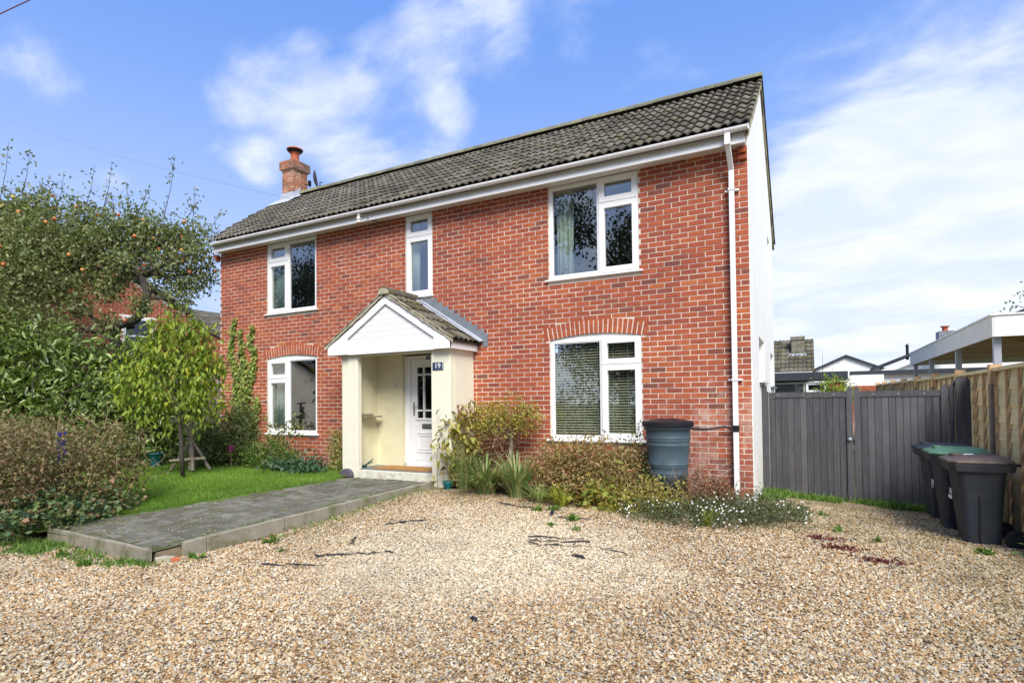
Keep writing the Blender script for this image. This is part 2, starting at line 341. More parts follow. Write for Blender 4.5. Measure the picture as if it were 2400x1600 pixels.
# ---------------------------------------------------------------- object helpers
ORG = {}
def tag(o, label=None, cat=None, group=None, kind=None):
    if label: o['label'] = label
    if cat: o['category'] = cat
    if group: o['group'] = group
    if kind: o['kind'] = kind
    return o
def org(o): return ORG.get(o.name, Vector((0, 0, 0))) if o else Vector((0, 0, 0))
def root(name, loc, label, cat, group=None, kind=None):
    o = bpy.data.objects.new(name, None); C.objects.link(o); o.location = loc; o.empty_display_size = .1
    ORG[o.name] = Vector(loc); return tag(o, label, cat, group, kind)
def mkmesh(name, V, F, mat, tint=None, smooth=False):
    me = bpy.data.meshes.new(name); me.from_pydata([tuple(v) for v in V], [], F)
    if tint is not None:
        a = me.attributes.new('tint', 'FLOAT', 'FACE'); a.data.foreach_set('value', np.asarray(tint, dtype=np.float32))
    me.materials.append(mat)
    if smooth: me.polygons.foreach_set('use_smooth', np.ones(len(me.polygons), dtype=bool))
    me.update(); return me
def link(name, me, parent=None, loc=None):
    o = bpy.data.objects.new(name, me); C.objects.link(o)
    if parent:
        o.parent = parent; ORG[o.name] = org(parent)
    if loc is not None: o.location = loc
    return o
def textmesh(name, txt, size, mat, parent, loc, rot, align='LEFT'):
    fc = bpy.data.curves.new(name, 'FONT'); fc.body = txt; fc.size = size; fc.extrude = .0015; fc.space_character = 1.05; fc.align_x = align; fc.align_y = 'CENTER'
    fo = bpy.data.objects.new(name, fc); C.objects.link(fo); bpy.context.view_layer.update()
    me = bpy.data.meshes.new_from_object(fo.evaluated_get(bpy.context.evaluated_depsgraph_get())); bpy.data.objects.remove(fo); bpy.data.curves.remove(fc)
    me.name = name; me.materials.clear(); me.materials.append(mat); o = link(name, me, parent, loc); o.rotation_euler = rot; return o
class MB:
    def __init__(s): s.V = []; s.F = []; s.T = []
    def add(s, V, F, t=.5):
        k = len(s.V); s.V += [Vector(v) for v in V]; s.F += [tuple(i + k for i in f) for f in F]; s.T += [t] * len(F); return s
    def box(s, a, b, t=.5, rz=0, piv=None):
        x0, y0, z0 = a; x1, y1, z1 = b
        V = [Vector(p) for p in ((x0, y0, z0), (x1, y0, z0), (x1, y1, z0), (x0, y1, z0), (x0, y0, z1), (x1, y0, z1), (x1, y1, z1), (x0, y1, z1))]
        if rz:
            pv_ = Vector(piv) if piv else (V[0] + V[6]) / 2; m = Matrix.Rotation(rz, 3, 'Z'); V = [m @ (v - pv_) + pv_ for v in V]
        return s.add(V, [(0, 3, 2, 1), (4, 5, 6, 7), (0, 1, 5, 4), (1, 2, 6, 5), (2, 3, 7, 6), (3, 0, 4, 7)], t)
    def prism(s, poly, y0, y1, axis='y', t=.5):
        """polygon in the plane across axis, extruded along it. poly: list of (a,b)"""
        f = {'y': lambda p, c: (p[0], c, p[1]), 'x': lambda p, c: (c, p[0], p[1]), 'z': lambda p, c: (p[0], p[1], c)}[axis]
        n = len(poly); V = [f(p, y0) for p in poly] + [f(p, y1) for p in poly]
        F = [tuple(range(n)), tuple(range(2 * n - 1, n - 1, -1))] + [(i, i + n, (i + 1) % n + n, (i + 1) % n) for i in range(n)]
        return s.add(V, F, t)
    def beam(s, a, b, wd, ht, t=.5, upv=(0, 0, 1)):
        a = Vector(a); b = Vector(b); d = (b - a).normalized(); u = Vector(upv)
        sd = d.cross(u).normalized(); u = sd.cross(d).normalized()
        V = [p + sd * i * wd / 2 + u * j * ht / 2 for p in (a, b) for i, j in ((-1, -1), (1, -1), (1, 1), (-1, 1))]
        return s.add(V, [(0, 3, 2, 1), (4, 5, 6, 7), (0, 1, 5, 4), (1, 2, 6, 5), (2, 3, 7, 6), (3, 0, 4, 7)], t)
    def tube(s, pts, r, n=8, t=.5, cap=True):
        pts = [Vector(p) for p in pts]; rs = r if isinstance(r, (list, tuple)) else [r] * len(pts); V = []
        side = None
        for i, p in enumerate(pts):
            d = (pts[min(i + 1, len(pts) - 1)] - pts[max(i - 1, 0)]).normalized()
            if side is None:
                side = d.cross(Vector((0, 0, 1)));
                if side.length < .1: side = d.cross(Vector((0, 1, 0)))
            side = (side - d * side.dot(d)).normalized(); o = d.cross(side)
            V += [p + (side * math.cos(2 * math.pi * k / n) + o * math.sin(2 * math.pi * k / n)) * rs[i] for k in range(n)]
        F = [(i * n + k, i * n + (k + 1) % n, (i + 1) * n + (k + 1) % n, (i + 1) * n + k) for i in range(len(pts) - 1) for k in range(n)]
        if cap: F += [tuple(range(n - 1, -1, -1)), tuple((len(pts) - 1) * n + k for k in range(n))]
        return s.add(V, F, t)
    def lathe(s, c, prof, n=24, t=.5):
        c = Vector(c); V = [c + Vector((r_ * math.cos(2 * math.pi * k / n), r_ * math.sin(2 * math.pi * k / n), z)) for r_, z in prof for k in range(n)]
        F = [(i * n + k, i * n + (k + 1) % n, (i + 1) * n + (k + 1) % n, (i + 1) * n + k) for i in range(len(prof) - 1) for k in range(n)]
        return s.add(V, F, t)
    def build(s, name, mat, parent=None, kind=None, label=None, smooth=False, bevel=0):
        o_ = org(parent); me = mkmesh(name, [v - o_ for v in s.V], s.F, mat, s.T, smooth)
        o = link(name, me, parent)
        if kind: o['kind'] = kind
        if label: o['label'] = label
        if bevel:
            m = o.modifiers.new('bevel', 'BEVEL'); m.width = bevel; m.segments = 2; m.limit_method = 'ANGLE'
        return o
def dist(p): return (Vector(p) - CAM).length

# leaves: fold-in-the-middle leaf blades
SHAPES = {
 'oval': (np.array([(0, 0, 0), (.30, -.5, .10), (.72, -.38, .05), (1, 0, -.12), (.72, .38, .05), (.30, .5, .10)], dtype=np.float32), [(0, 1, 2, 3), (0, 3, 4, 5)]),
 'diamond': (np.array([(0, 0, 0), (.45, -.5, .12), (1, 0, -.10), (.45, .5, .12)], dtype=np.float32), [(0, 1, 2), (0, 2, 3)]),
 'lobed': (np.array([(0, 0, 0), (.05, -.55, .0), (.38, -.30, .04), (.55, -.6, -.04), (.66, -.22, .03), (1, 0, -.08), (.66, .22, .03), (.55, .6, -.04), (.38, .30, .04), (.05, .55, 0)], dtype=np.float32),
           [(0, 1, 2), (0, 2, 3, 4), (0, 4, 5), (0, 5, 6), (0, 6, 7, 8), (0, 8, 9)]),
 'blade': (np.array([(0, -.5, 0), (.5, -.45, .0), (1, 0, -.05), (.5, .45, .0), (0, .5, 0)], dtype=np.float32), [(0, 1, 3, 4), (1, 2, 3)]),
}
def leaf_arrays(P, D, Nn, L, Wd, shape):
    P = np.asarray(P, np.float32); D = D / (np.linalg.norm(D, axis=1, keepdims=True) + 1e-9)
    Sd = np.cross(Nn, D); Sd /= (np.linalg.norm(Sd, axis=1, keepdims=True) + 1e-9); U = np.cross(D, Sd)
    sh, faces = SHAPES[shape]
    X = (D[:, None, :] * sh[None, :, 0:1] + U[:, None, :] * sh[None, :, 2:3]) * L[:, None, None] + Sd[:, None, :] * sh[None, :, 1:2] * Wd[:, None, None]
    return (P[:, None, :] + X), faces
def fast_mesh(name, V, faces_per, nper, mat, tint, smooth=False):
    """V (n,k,3) repeated unit with same face list"""
    n, k, _ = V.shape; me = bpy.data.meshes.new(name)
    lens = np.array([len(f) for f in faces_per]); flat = np.concatenate([np.array(f) for f in faces_per])
    me.vertices.add(n * k); me.vertices.foreach_set('co', V.reshape(-1).astype(np.float32))
    loops = (flat[None, :] + (np.arange(n) * k)[:, None]).reshape(-1).astype(np.int32)
    me.loops.add(len(loops)); me.loops.foreach_set('vertex_index', loops)
    tot = np.tile(lens, n).astype(np.int32); me.polygons.add(len(tot))
    me.polygons.foreach_set('loop_start', np.concatenate([[0], np.cumsum(tot)[:-1]]).astype(np.int32)); me.polygons.foreach_set('loop_total', tot)
    a = me.attributes.new('tint', 'FLOAT', 'FACE'); a.data.foreach_set('value', np.repeat(tint, len(lens)).astype(np.float32))
    if smooth: me.polygons.foreach_set('use_smooth', np.ones(len(tot), dtype=bool))
    me.materials.append(mat); me.update(calc_edges=True); return me
def leaves(name, P, D, Nn, L, Wd, mat, parent, shape='diamond', parts=0, kind='stuff', tint=None):
    n = len(P); tint = RN.random(n) if tint is None else tint
    V, F = leaf_arrays(P, D, Nn, L, Wd, shape); o_ = np.array(org(parent))
    idx = np.arange(n)
    if parts:
        d = np.linalg.norm(np.asarray(P) - np.array(CAM), axis=1) / (L + 1e-6)
        order = np.argsort(d + RN.random(n) * d.std() * .6); pick = order[:parts]; idx = order[parts:]
        protos = {}
        for i in pick:
            key = int(tint[i] * 7.99)
            if key not in protos:
                sh, ff = SHAPES[shape]; vv = sh.copy(); vv[:, 1] *= float(np.mean(Wd) / np.mean(L)); protos[key] = fast_mesh('leaf', vv[None], ff, len(ff), mat, np.array([key / 8 + .06]))
            o = link('leaf', protos[key], parent)
            dd = Vector(D[i]).normalized(); sd = Vector(Nn[i]).cross(dd).normalized(); uu = dd.cross(sd)
            m = Matrix((dd, sd, uu)).transposed().to_4x4(); m = m @ Matrix.Scale(float(L[i]), 4); m.translation = Vector(P[i]) - org(parent); o.matrix_local = m
    me = fast_mesh(name, (V - o_[None, None, :])[idx], F, len(F), mat, tint[idx]); o = link(name, me, parent)
    if kind: o['kind'] = kind
    return o
def rdirs(n, bias=(0, 0, 0), amt=0.):
    v = RN.normal(size=(n, 3)); v /= np.linalg.norm(v, axis=1, keepdims=True); return v + np.array(bias) * amt
def ell_points(blobs, n, inner=.55):
    """points in a union of ellipsoids (x,y,z,rx[,ry,rz]), biased to the shell"""
    vol = np.array([(b[3] * (b[4] if len(b) > 4 else b[3]) * (b[5] if len(b) > 5 else b[3])) ** (2 / 3) for b in blobs]); k = RN.choice(len(blobs), n, p=vol / vol.sum())
    B = np.array([[b[0], b[1], b[2], b[3], b[4] if len(b) > 4 else b[3], b[5] if len(b) > 5 else b[3]] for b in blobs])[k]
    d = rdirs(n); rr = inner + (1.12 - inner) * RN.random(n) ** .8
    lump = 1 + .16 * np.sin(d[:, 0] * 7 + B[:, 0] * 9) + .14 * np.sin(d[:, 1] * 8 + d[:, 2] * 9 + B[:, 1] * 5)
    return B[:, :3] + d * B[:, 3:6] * (rr * lump)[:, None], d
def foliage(name, blobs, n, L, asp, mat, parent, inner=.55, shape='diamond', droop=.5, out=.8, parts=0, zmin=None, kind='stuff'):
    P, d = ell_points(blobs, n, inner)
    # gather leaves into small sprays so that the crown reads as clumps with gaps
    nc = max(8, n // 14); cen = P[RN.choice(n, nc)]; ci = RN.integers(0, nc, n); spread = L * 1.9
    P = np.where((RN.random(n) < .65)[:, None], cen[ci] + RN.normal(size=(n, 3)) * spread * .6, P)
    if zmin is not None: P[:, 2] = np.maximum(P[:, 2], zmin + RN.random(n) * .06)
    D = d * out + rdirs(n) * .8 + np.array([0, 0, -droop]); Nn = rdirs(n) * .7 + np.array([0, 0, 1.]) + d * .4
    Ls = L * (.65 + .7 * RN.random(n)); t = np.clip(RN.random(n) * .75 + .25 * (np.sin(ci * 1.7) * .5 + .5), 0, .999)
    return leaves(name, P, D, Nn, Ls, Ls * asp, mat, parent, shape, parts, kind, t)
def twigs(blobs, n, L, r_, mat, parent, name='twigs', upb=.6):
    P, d = ell_points(blobs, n, .3); mb = MB()
    for i in range(n):
        a = Vector(P[i]); dd = Vector(rdirs(1)[0] + np.array([0, 0, upb])).normalized(); ln = L * (.5 + R.random())
        mb.tube([a, a + dd * ln * .5 + Vector(rdirs(1)[0]) * ln * .08, a + dd * ln], [r_, r_ * .8, r_ * .4], 3, R.random(), False)
    o = mb.build(name, mat, parent, 'stuff'); return o
def branch(mb, a, b, ra, rb, wob=.12, n=6):
    a = Vector(a); b = Vector(b); L = (b - a).length; pts = []
    for i in range(5):
        t = i / 4; pts.append(a.lerp(b, t) + Vector((R.uniform(-1, 1), R.uniform(-1, 1), R.uniform(-.5, 1))) * wob * L * math.sin(math.pi * t) * .6)
    mb.tube(pts, [ra + (rb - ra) * i / 4 for i in range(5)], n); return pts
def blades(name, c, n, h, spread, mat, parent, wd=.012, lean=.5, shape_t=None):
    """tuft of arching strap leaves"""
    V = []; F = []; T = []; c = Vector(c) - org(parent)
    for i in range(n):
        a = R.uniform(0, 2 * math.pi); o = c + Vector((math.cos(a), math.sin(a), 0)) * spread * .35 * R.random(); hh = h * R.uniform(.55, 1.1); ln = lean * R.uniform(.3, 1.5)
        dr = Vector((math.cos(a), math.sin(a), 0)); sd = Vector((-dr.y, dr.x, 0)) * wd * R.uniform(.6, 1.2); k = len(V); seg = 5
        for j in range(seg + 1):
            t = j / seg; p = o + dr * hh * ln * t ** 1.8 + Vector((0, 0, hh * (t - .42 * ln * t ** 3)))
            wv = sd * (1 - t ** 3) * (.5 + .5 * min(1, t * 4)); V += [p - wv, p + wv]
        for j in range(seg): F.append((k + 2 * j, k + 2 * j + 1, k + 2 * j + 3, k + 2 * j + 2)); T.append(0)
        tt = R.random(); T[-seg:] = [tt] * seg
    o = link(name, mkmesh(name, V, F, mat, T), parent); return o

# ================================================================ GROUND
def ss(a, b, x):
    t = min(1, max(0, (x - a) / (b - a))); return t * t * (3 - 2 * t)
def interp(x, xs, ys):
    if x <= xs[0]: return ys[0]
    for i in range(len(xs) - 1):
        if x <= xs[i + 1]: return ys[i] + (ys[i + 1] - ys[i]) * (x - xs[i]) / (xs[i + 1] - xs[i])
    return ys[-1]
def gz(x, y): return interp(x, [-5.3, -.7, .5, 2], [.25, .17, .08, .07]) * ss(4.0, 7.6, y)      # drive
def pz(y): return .14 + .2 * (y - 3.35) / 4.07                                                   # path surface plane
def lz(x, y): return .13 + .22 * min(1.15, max(0, (y - 3.35) / 4.5))                             # lawn
def grid(name, xs, ys, zf, mat, kind='structure'):
    V = [(x, y, zf(x, y)) for y in ys for x in xs]; n = len(xs)
    F = [(j * n + i, j * n + i + 1, (j + 1) * n + i + 1, (j + 1) * n + i) for j in range(len(ys) - 1) for i in range(n - 1)]
    o = link(name, mkmesh(name, V, F, mat, None, True)); o['kind'] = kind; return o
def lin(a, b, n): return [a + (b - a) * i / n for i in range(n + 1)]
far = [-600, -200, -80, -40]
grid('ground', far + lin(-34, 30, 64) + [40, 80, 200, 600], [-600, -200, -80, -30, -20] + lin(-14, 40, 54) + [60, 100, 200, 600],
     lambda x, y: -.12 + (.3 * ss(3, 6, y) * ss(-9.3, -11, x) if abs(x) < 35 else .0), M_ground)
grid('gravel_drive', lin(-30, -9, 21) + lin(-8.75, 2.5, 75) , lin(-5, 2, 14) + lin(2.1, 9.9, 78), lambda x, y: gz(x, y) - .004 + .006 * math.sin(x * 3.1 + y) * math.cos(y * 2.3), M_gravel)
# lawn: strips between the neighbour side and the path edge
def lawn_right(y): return interp(y, [3.3, 3.99, 4.6, 5.42, 7.05, 7.45, 7.5], [-8.03, -8.0, -7.72, -7.51, -7.10, -7.05, -7.28])
ly = lin(3.3, 8.2, 49)
V = []; F = []; nx = 24
for j, y in enumerate(ly):
    a, b = -17.5, lawn_right(y)
    for i in range(nx + 1):
        t = (i / nx); x = a + (b - a) * t; V.append((x, y, lz(x, y) - (.03 if i == nx else 0)))
for j in range(len(ly) - 1):
    for i in range(nx): k = j * (nx + 1) + i; F.append((k, k + 1, k + nx + 2, k + nx + 1))
o = link('lawn', mkmesh('lawn', V, F, M_turf, None, True)); o['kind'] = 'structure'
grid('side_passage', lin(-17.5, -11.6, 8), lin(8.2, 13.5, 8), lambda x, y: .37, M_turf)
# grass blades
n = 95000
y = 3.4 + 4.5 * RN.random(n) ** 1.0; a = -13.5; b = np.array([lawn_right(v) for v in y]) - .02; x = a + (b - a) * RN.random(n) ** .8
edge = (b - x); z = np.array([lz(u, v) for u, v in zip(x, y)])
keep = (edge > .02 + .06 * RN.random(n)); x, y, z = x[keep], y[keep], z[keep]; n = len(x)
lump = .5 + .5 * np.sin(x * 2.1 + 3 * np.sin(y * 1.3)) * np.sin(y * 2.7 + x)
D = rdirs(n) * .55 + np.array([0, 0, 1.]); H_ = .028 + .03 * RN.random(n) + .012 * lump
tint = np.clip(RN.random(n) * .6 + .4 * lump, 0, .999)
leaves('lawn_grass', np.stack([x, y, z], 1), D, rdirs(n), H_, np.full(n, .006), L_grass, None, 'blade', 0, 'stuff', tint)
# rough grass tufts on the verge in front of the hedge, at the kerb, at the gate and round the bins
def rough(name, regs, n, h, mat=L_weed):
    P = []
    for (x0, y0, x1, y1) in regs:
        m = n // len(regs); t = RN.random(m); P.append(np.stack([x0 + (x1 - x0) * t + RN.normal(size=m) * .07, y0 + (y1 - y0) * t + RN.normal(size=m) * .07], 1))
    P = np.concatenate(P); z = np.array([gz(u, v) for u, v in P]); k = len(P)
    cl_ = np.sin(P[:, 0] * 9) + np.sin(P[:, 1] * 11 + P[:, 0] * 5); keep = cl_ + RN.random(k) * 1.6 > .2; P = P[keep]; z = z[keep]; k = len(P)
    return leaves(name, np.column_stack([P, z]), rdirs(k) * .9 + np.array([0, 0, .9]), rdirs(k), h * (.5 + RN.random(k)), np.full(k, .012), mat, None, 'blade', 0, 'stuff')
rough('verge_grass', [(-9.2, 2.6, -7.3, 3.0), (-9.0, 2.95, -7.5, 3.3), (-8.9, 2.75, -7.2, 3.2)], 3800, .07)
rough('kerb_weeds', [(-7.9, 3.25, -6.0, 3.2), (-7.6, 3.1, -6.4, 3.05), (-6.2, 3.15, -5.75, 3.25), (-5.6, 4.4, -5.3, 7.0)], 2200, .05)
rough('gate_weeds', [(-.6, 9.45, 1.6, 9.45), (-.6, 9.3, 1.1, 9.5), (-.6, 8.6, -.4, 9.5), (.9, 9.3, 1.7, 9.0)], 5200, .085)

# pebbles lying on the gravel
def path_poly_right(y): return interp(y, [3.2, 3.35, 7.42, 7.6], [-5.8, -5.83, -5.33, -5.3])
n = 370000; rr = np.sqrt(1.7 ** 2 + (8.8 ** 2 - 1.7 ** 2) * RN.random(n) ** 1.15); an = YAW + (RN.random(n) - .5) * rad(108)
x = -np.sin(an) * rr; y = np.cos(an) * rr
ok = ~((y > 3.22) & (x < np.interp(y, [3.2, 3.35, 7.42, 7.6], [-5.78, -5.82, -5.28, -5.26]))) & (y < 9.6) & (x < 1.9) & ~((x < -.66) & (y > 8.0)) & ~((y > 7.45) & (x < -2))
x, y = x[ok], y[ok]; n = len(x)
z = np.array([gz(a_, b_) for a_, b_ in zip(x, y)])
base = np.array([(1, 0, 0), (.3, .95, 0), (-.8, .6, 0), (-.8, -.6, 0), (.3, -.95, 0), (.05, .05, .8)], dtype=np.float32)
s_ = (.0058 + .0075 * RN.random(n) ** 2.2) * (1 + .045 * rr[ok]); Vp = base[None] * s_[:, None, None] * (1 + .3 * RN.normal(size=(n, 6, 1)).clip(-1, 1))
Vp[:, :, 1] *= (.65 + .35 * RN.random(n))[:, None]; Vp[:, :, 2] *= (.6 + .6 * RN.random(n))[:, None]
ca, sa = np.cos(RN.random(n) * 6.28), np.sin(RN.random(n) * 6.28); nr = np.hypot(ca, sa); ca, sa = ca / nr, sa / nr
X = Vp[:, :, 0] * ca[:, None] - Vp[:, :, 1] * sa[:, None]; Y = Vp[:, :, 0] * sa[:, None] + Vp[:, :, 1] * ca[:, None]
tl = RN.normal(size=(n, 2)) * .3; Zp = Vp[:, :, 2] + X * tl[:, :1] + Y * tl[:, 1:]
Vp = np.stack([X + x[:, None], Y + y[:, None], Zp + z[:, None] + .002 + .006 * RN.random(n)[:, None]], 2)
me = fast_mesh('gravel_stones', Vp, [(0, 1, 5), (1, 2, 5), (2, 3, 5), (3, 4, 5), (4, 0, 5)], 5, M_pebble, RN.random(n), False)
o = link('gravel_stones', me); o['kind'] = 'stuff'
# grit and moss scattered on the path
n = 700; y = 3.5 + 3.8 * RN.random(n) ** 1.3; u_ = RN.random(n) ** .7; xl_ = np.array([lawn_right(v) for v in y]) + .05; xr_ = np.array([path_poly_right(v) for v in y]) - .05; x = xl_ + (xr_ - xl_) * u_
Vp = base[None] * (.004 + .005 * RN.random(n) ** 2)[:, None, None]; Vp = Vp + np.stack([x, y, np.array([pz(v) for v in y]) - .019], 1)[:, None, :]
o = link('path_grit', fast_mesh('path_grit', Vp, [(0, 1, 5), (1, 2, 5), (2, 3, 5), (3, 4, 5), (4, 0, 5)], 5, M_pebble, RN.random(n), False)); o['kind'] = 'stuff'
nm_ = 60; mc = np.stack([RN.random(nm_), RN.random(nm_)], 1); P = []
for a_, b_ in mc:
    yy = 3.5 + 3.7 * b_; xx = lawn_right(yy) + .05 + (path_poly_right(yy) - lawn_right(yy) - .1) * (a_ ** 1.6 if R.random() < .6 else 1 - .06 * a_)
    P += [(xx + R.gauss(0, .07), yy + R.gauss(0, .07), pz(yy) - .021) for _ in range(22)]
P = np.array(P); P = P[(P[:, 0] < np.interp(P[:, 1], [3.35, 7.42], [-5.86, -5.36])) & (P[:, 1] > 3.45)]; k = len(P); leaves('path_moss', P, rdirs(k) + np.array([0, 0, .4]), rdirs(k), .014 + .016 * RN.random(k), np.full(k, .008), L_weed, None, 'blade', 0, 'stuff')
# bare soil bed along the wall
grid('flower_bed', lin(-5.0, -.3, 40), lin(7.05, 8.12, 10), lambda x, y: gz(x, y) + .012 * math.sin(x * 5) * math.cos(y * 9) + .02 * ss(7.05, 7.3, y) - .006 - .05 * ss(7.3, 7.05, y) - .1 * ss(-.75, -.6, x) * ss(7.6, 7.8, y), M_soil)
grid('left_flower_bed', lin(-12.4, -7.3, 40), lin(7.35, 8.12, 8), lambda x, y: lz(x, y) + .012 + .012 * math.sin(x * 5) * math.cos(y * 9) - .04 * ss(7.5, 7.35, y), M_soil)

# ---------------------------------------------------------------- path: base, pavers, kerb
pr_ = path_poly_right
m = MB(); py_ = lin(3.36, 7.42, 10)
V = []; F = []
for y in py_: V += [(lawn_right(y) - .04, y, pz(y) - .034), (pr_(y) - .03, y, pz(y) - .034)]
for i in range(len(py_) - 1): F.append((2 * i, 2 * i + 1, 2 * i + 3, 2 * i + 2))
path = link('path', mkmesh('path', V, F, pmat('mossy_joint', (.085, .09, .035), .98, var=.4, vscale=5))); path['kind'] = 'structure'
ux = Vector((.5, 4.07, 0)).normalized(); vx = Vector((ux.y, -ux.x, 0)); O = Vector((-5.85, 3.38, 0))
pv = []
kerb_y = lambda x: 3.335 + .065 * (x + 5.87) / -2.11
for i in range(-32, 4):
    for j in range(-3, 46):
        d = (i - j) % 4
        if d == 0: a, b = (i, j), (i + 2, j + 1)
        elif d == 2: a, b = (i, j - 1), (i + 1, j + 1)
        else: continue
        c = O + vx * ((a[0] + b[0]) / 2 * .1) + ux * ((a[1] + b[1]) / 2 * .1)
        lx = (b[0] - a[0]) * .1; lyy = (b[1] - a[1]) * .1; hx, hy = lx / 2 * abs(vx.x) , lyy / 2
        if c.y - hy < kerb_y(c.x) + .022: continue
        if c.y - hy < 3.375 or c.y + hy > 7.45 or c.x + hx > pr_(c.y) - .035 or c.x - hx < lawn_right(c.y) - .06: 
            # cut pavers at the border
            if c.y < 3.42 or c.y > 7.42 or c.x > pr_(c.y) - .08 or c.x < lawn_right(c.y) + .02: continue
            if lx > lyy: lx = .1 if c.x + hx > pr_(c.y) - .035 or c.x - hx < lawn_right(c.y) - .06 else lx
            else: lyy = .1
        pv.append((c, lx, lyy))
pv.sort(key=lambda q: dist(q[0]))
protos = {}
mb = MB(); sl_ = .2 / 4.07
for k, (c, lx, lyy) in enumerate(pv):
    t = R.random(); zc_ = pz(c.y) - .022 + R.uniform(-.004, .003)
    if k < 300:
        key = (lx > lyy, lx == lyy, int(t * 6))
        if key not in protos:
            q = MB(); g = .0055; h = (lx / 2 - g, lyy / 2 - g); e = .006
            q.add([(-h[0], -h[1], -.05), (h[0], -h[1], -.05), (h[0], h[1], -.05), (-h[0], h[1], -.05), (-h[0], -h[1], -e), (h[0], -h[1], -e), (h[0], h[1], -e), (-h[0], h[1], -e),
                   (-h[0] + e, -h[1] + e, 0), (h[0] - e, -h[1] + e, 0), (h[0] - e, h[1] - e, 0), (-h[0] + e, h[1] - e, 0)],
                  [(0, 1, 5, 4), (1, 2, 6, 5), (2, 3, 7, 6), (3, 0, 4, 7), (4, 5, 9, 8), (5, 6, 10, 9), (6, 7, 11, 10), (7, 4, 8, 11), (8, 9, 10, 11)], key[2] / 6 + .08)
            protos[key] = mkmesh('paver', q.V, q.F, M_paver, q.T)
        o = link('paver', protos[key], path); o.location = (c.x, c.y, zc_); o.rotation_euler = (sl_ + R.uniform(-.01, .01), R.uniform(-.012, .012), math.atan2(vx.y, vx.x))
    else:
        q = MB().box((-lx / 2 + .004, -lyy / 2 + .004, -.05), (lx / 2 - .004, lyy / 2 - .004, 0), t); mt = Matrix.Translation((c.x, c.y, zc_)) @ Matrix.Rotation(math.atan2(vx.y, vx.x), 4, 'Z') @ Matrix.Rotation(sl_, 4, 'X')
        mb.add([mt @ v for v in q.V], q.F, t)
if mb.V: mb.build('far_pavers', M_paver, path, 'stuff')
def kerbstone(a, b, h=.17, wd=.052):
    m = MB(); a = Vector(a); b = Vector(b); d = (b - a).normalized(); s = Vector((d.y, -d.x, 0)); n = 5; prof = [(-wd / 2, -h), (-wd / 2, -.006), (-wd / 2 + .008, 0), (wd / 2 - .012, 0), (wd / 2, -.012), (wd / 2, -h)]
    V = []
    for i in range(n + 1):
        p = a.lerp(b, i / n); V += [p + s * x + Vector((0, 0, z + (R.uniform(-.006, .004) if z > -.1 else 0))) for x, z in prof]
    k = len(prof); F = [(i * k + j, (i + 1) * k + j, (i + 1) * k + j + 1, i * k + j + 1) for i in range(n) for j in range(k - 1)] + [tuple(range(k)), tuple(n * k + k - 1 - j for j in range(k))]
    m.add(V, F); return m
front = root('kerb', (-6.9, 3.38, 0), 'weathered concrete edging along the front end of the paved path', 'kerb')
for a, b in [((-7.98, 3.40, .15), (-6.86, 3.372, .145)), ((-6.852, 3.372, .145), (-5.87, 3.335, .142))]: kerbstone(b, a).build('kerb_stone', M_kerb, front)
longk = root('kerb', (-5.6, 5.4, 0), 'mossy concrete edging down the long gravel side of the path', 'kerb')
ks = [3.62, 3.86, 4.78, 5.70, 6.62, 7.40]
for i in range(len(ks) - 1):
    y0, y1 = ks[i] + .004, ks[i + 1] - .004
    a = Vector((pr_(y0) + (.015 if i == 0 else 0), y0, pz(y0) + .004)); b = Vector((pr_(y1), y1, pz(y1) + .004)); kerbstone(a, b).build('kerb_stone', M_kerb, longk)
V = []; F = []
for i, y in enumerate(lin(3.40, 7.40, 20)): V += [(pr_(y) - .035, y, -.02), (pr_(y) - .035, y, pz(y) - .05), (pr_(y) - .6, y, pz(y) - .052)]
for i in range(20): F += [(3 * i, 3 * i + 3, 3 * i + 4, 3 * i + 1), (3 * i + 1, 3 * i + 4, 3 * i + 5, 3 * i + 2)]
F.append((0, 1, 2))
V2 = [(-8.0, 3.43, -.02), (-8.0, 3.43, .09), (pr_(3.4) - .035, 3.40, .085), (pr_(3.4) - .035, 3.40, -.02)]; k = len(V); V += V2; F.append((k, k + 1, k + 2, k + 3))
link('path_bedding', mkmesh('path_bedding', V, F, pmat('sandy_bedding', (.20, .16, .10), .95, var=.4, vscale=10, bump=.01)), path)
def lump(name, c, s, mat, label, cat, rz=0, seed=0):
    rr_ = random.Random(seed); m = MB().box((-s[0] / 2, -s[1] / 2, 0), (s[0] / 2, s[1] / 2, s[2])); mt = Matrix.Translation(c) @ Matrix.Rotation(rz, 4, 'Z')
    V = [mt @ (Vector((v.x * rr_.uniform(.75, 1.1), v.y * rr_.uniform(.75, 1.1), v.z * rr_.uniform(.75, 1.1)))) for v in m.V]; m.V = V
    o = m.build(name, mat, bevel=.008); return tag(o, label, cat)
lump('concrete_lump', (-5.74, 3.42, 0), (.17, .10, .06), M_oldrender, 'pale broken lump of mortar lying in the gap at the path corner', 'rubble', .3, 3)
lump('tile_shard', (-5.66, 3.46, 0.01), (.10, .03, .045), M_terra, 'red broken shard beside the mortar lump at the kerb gap', 'rubble', 1.1, 5)

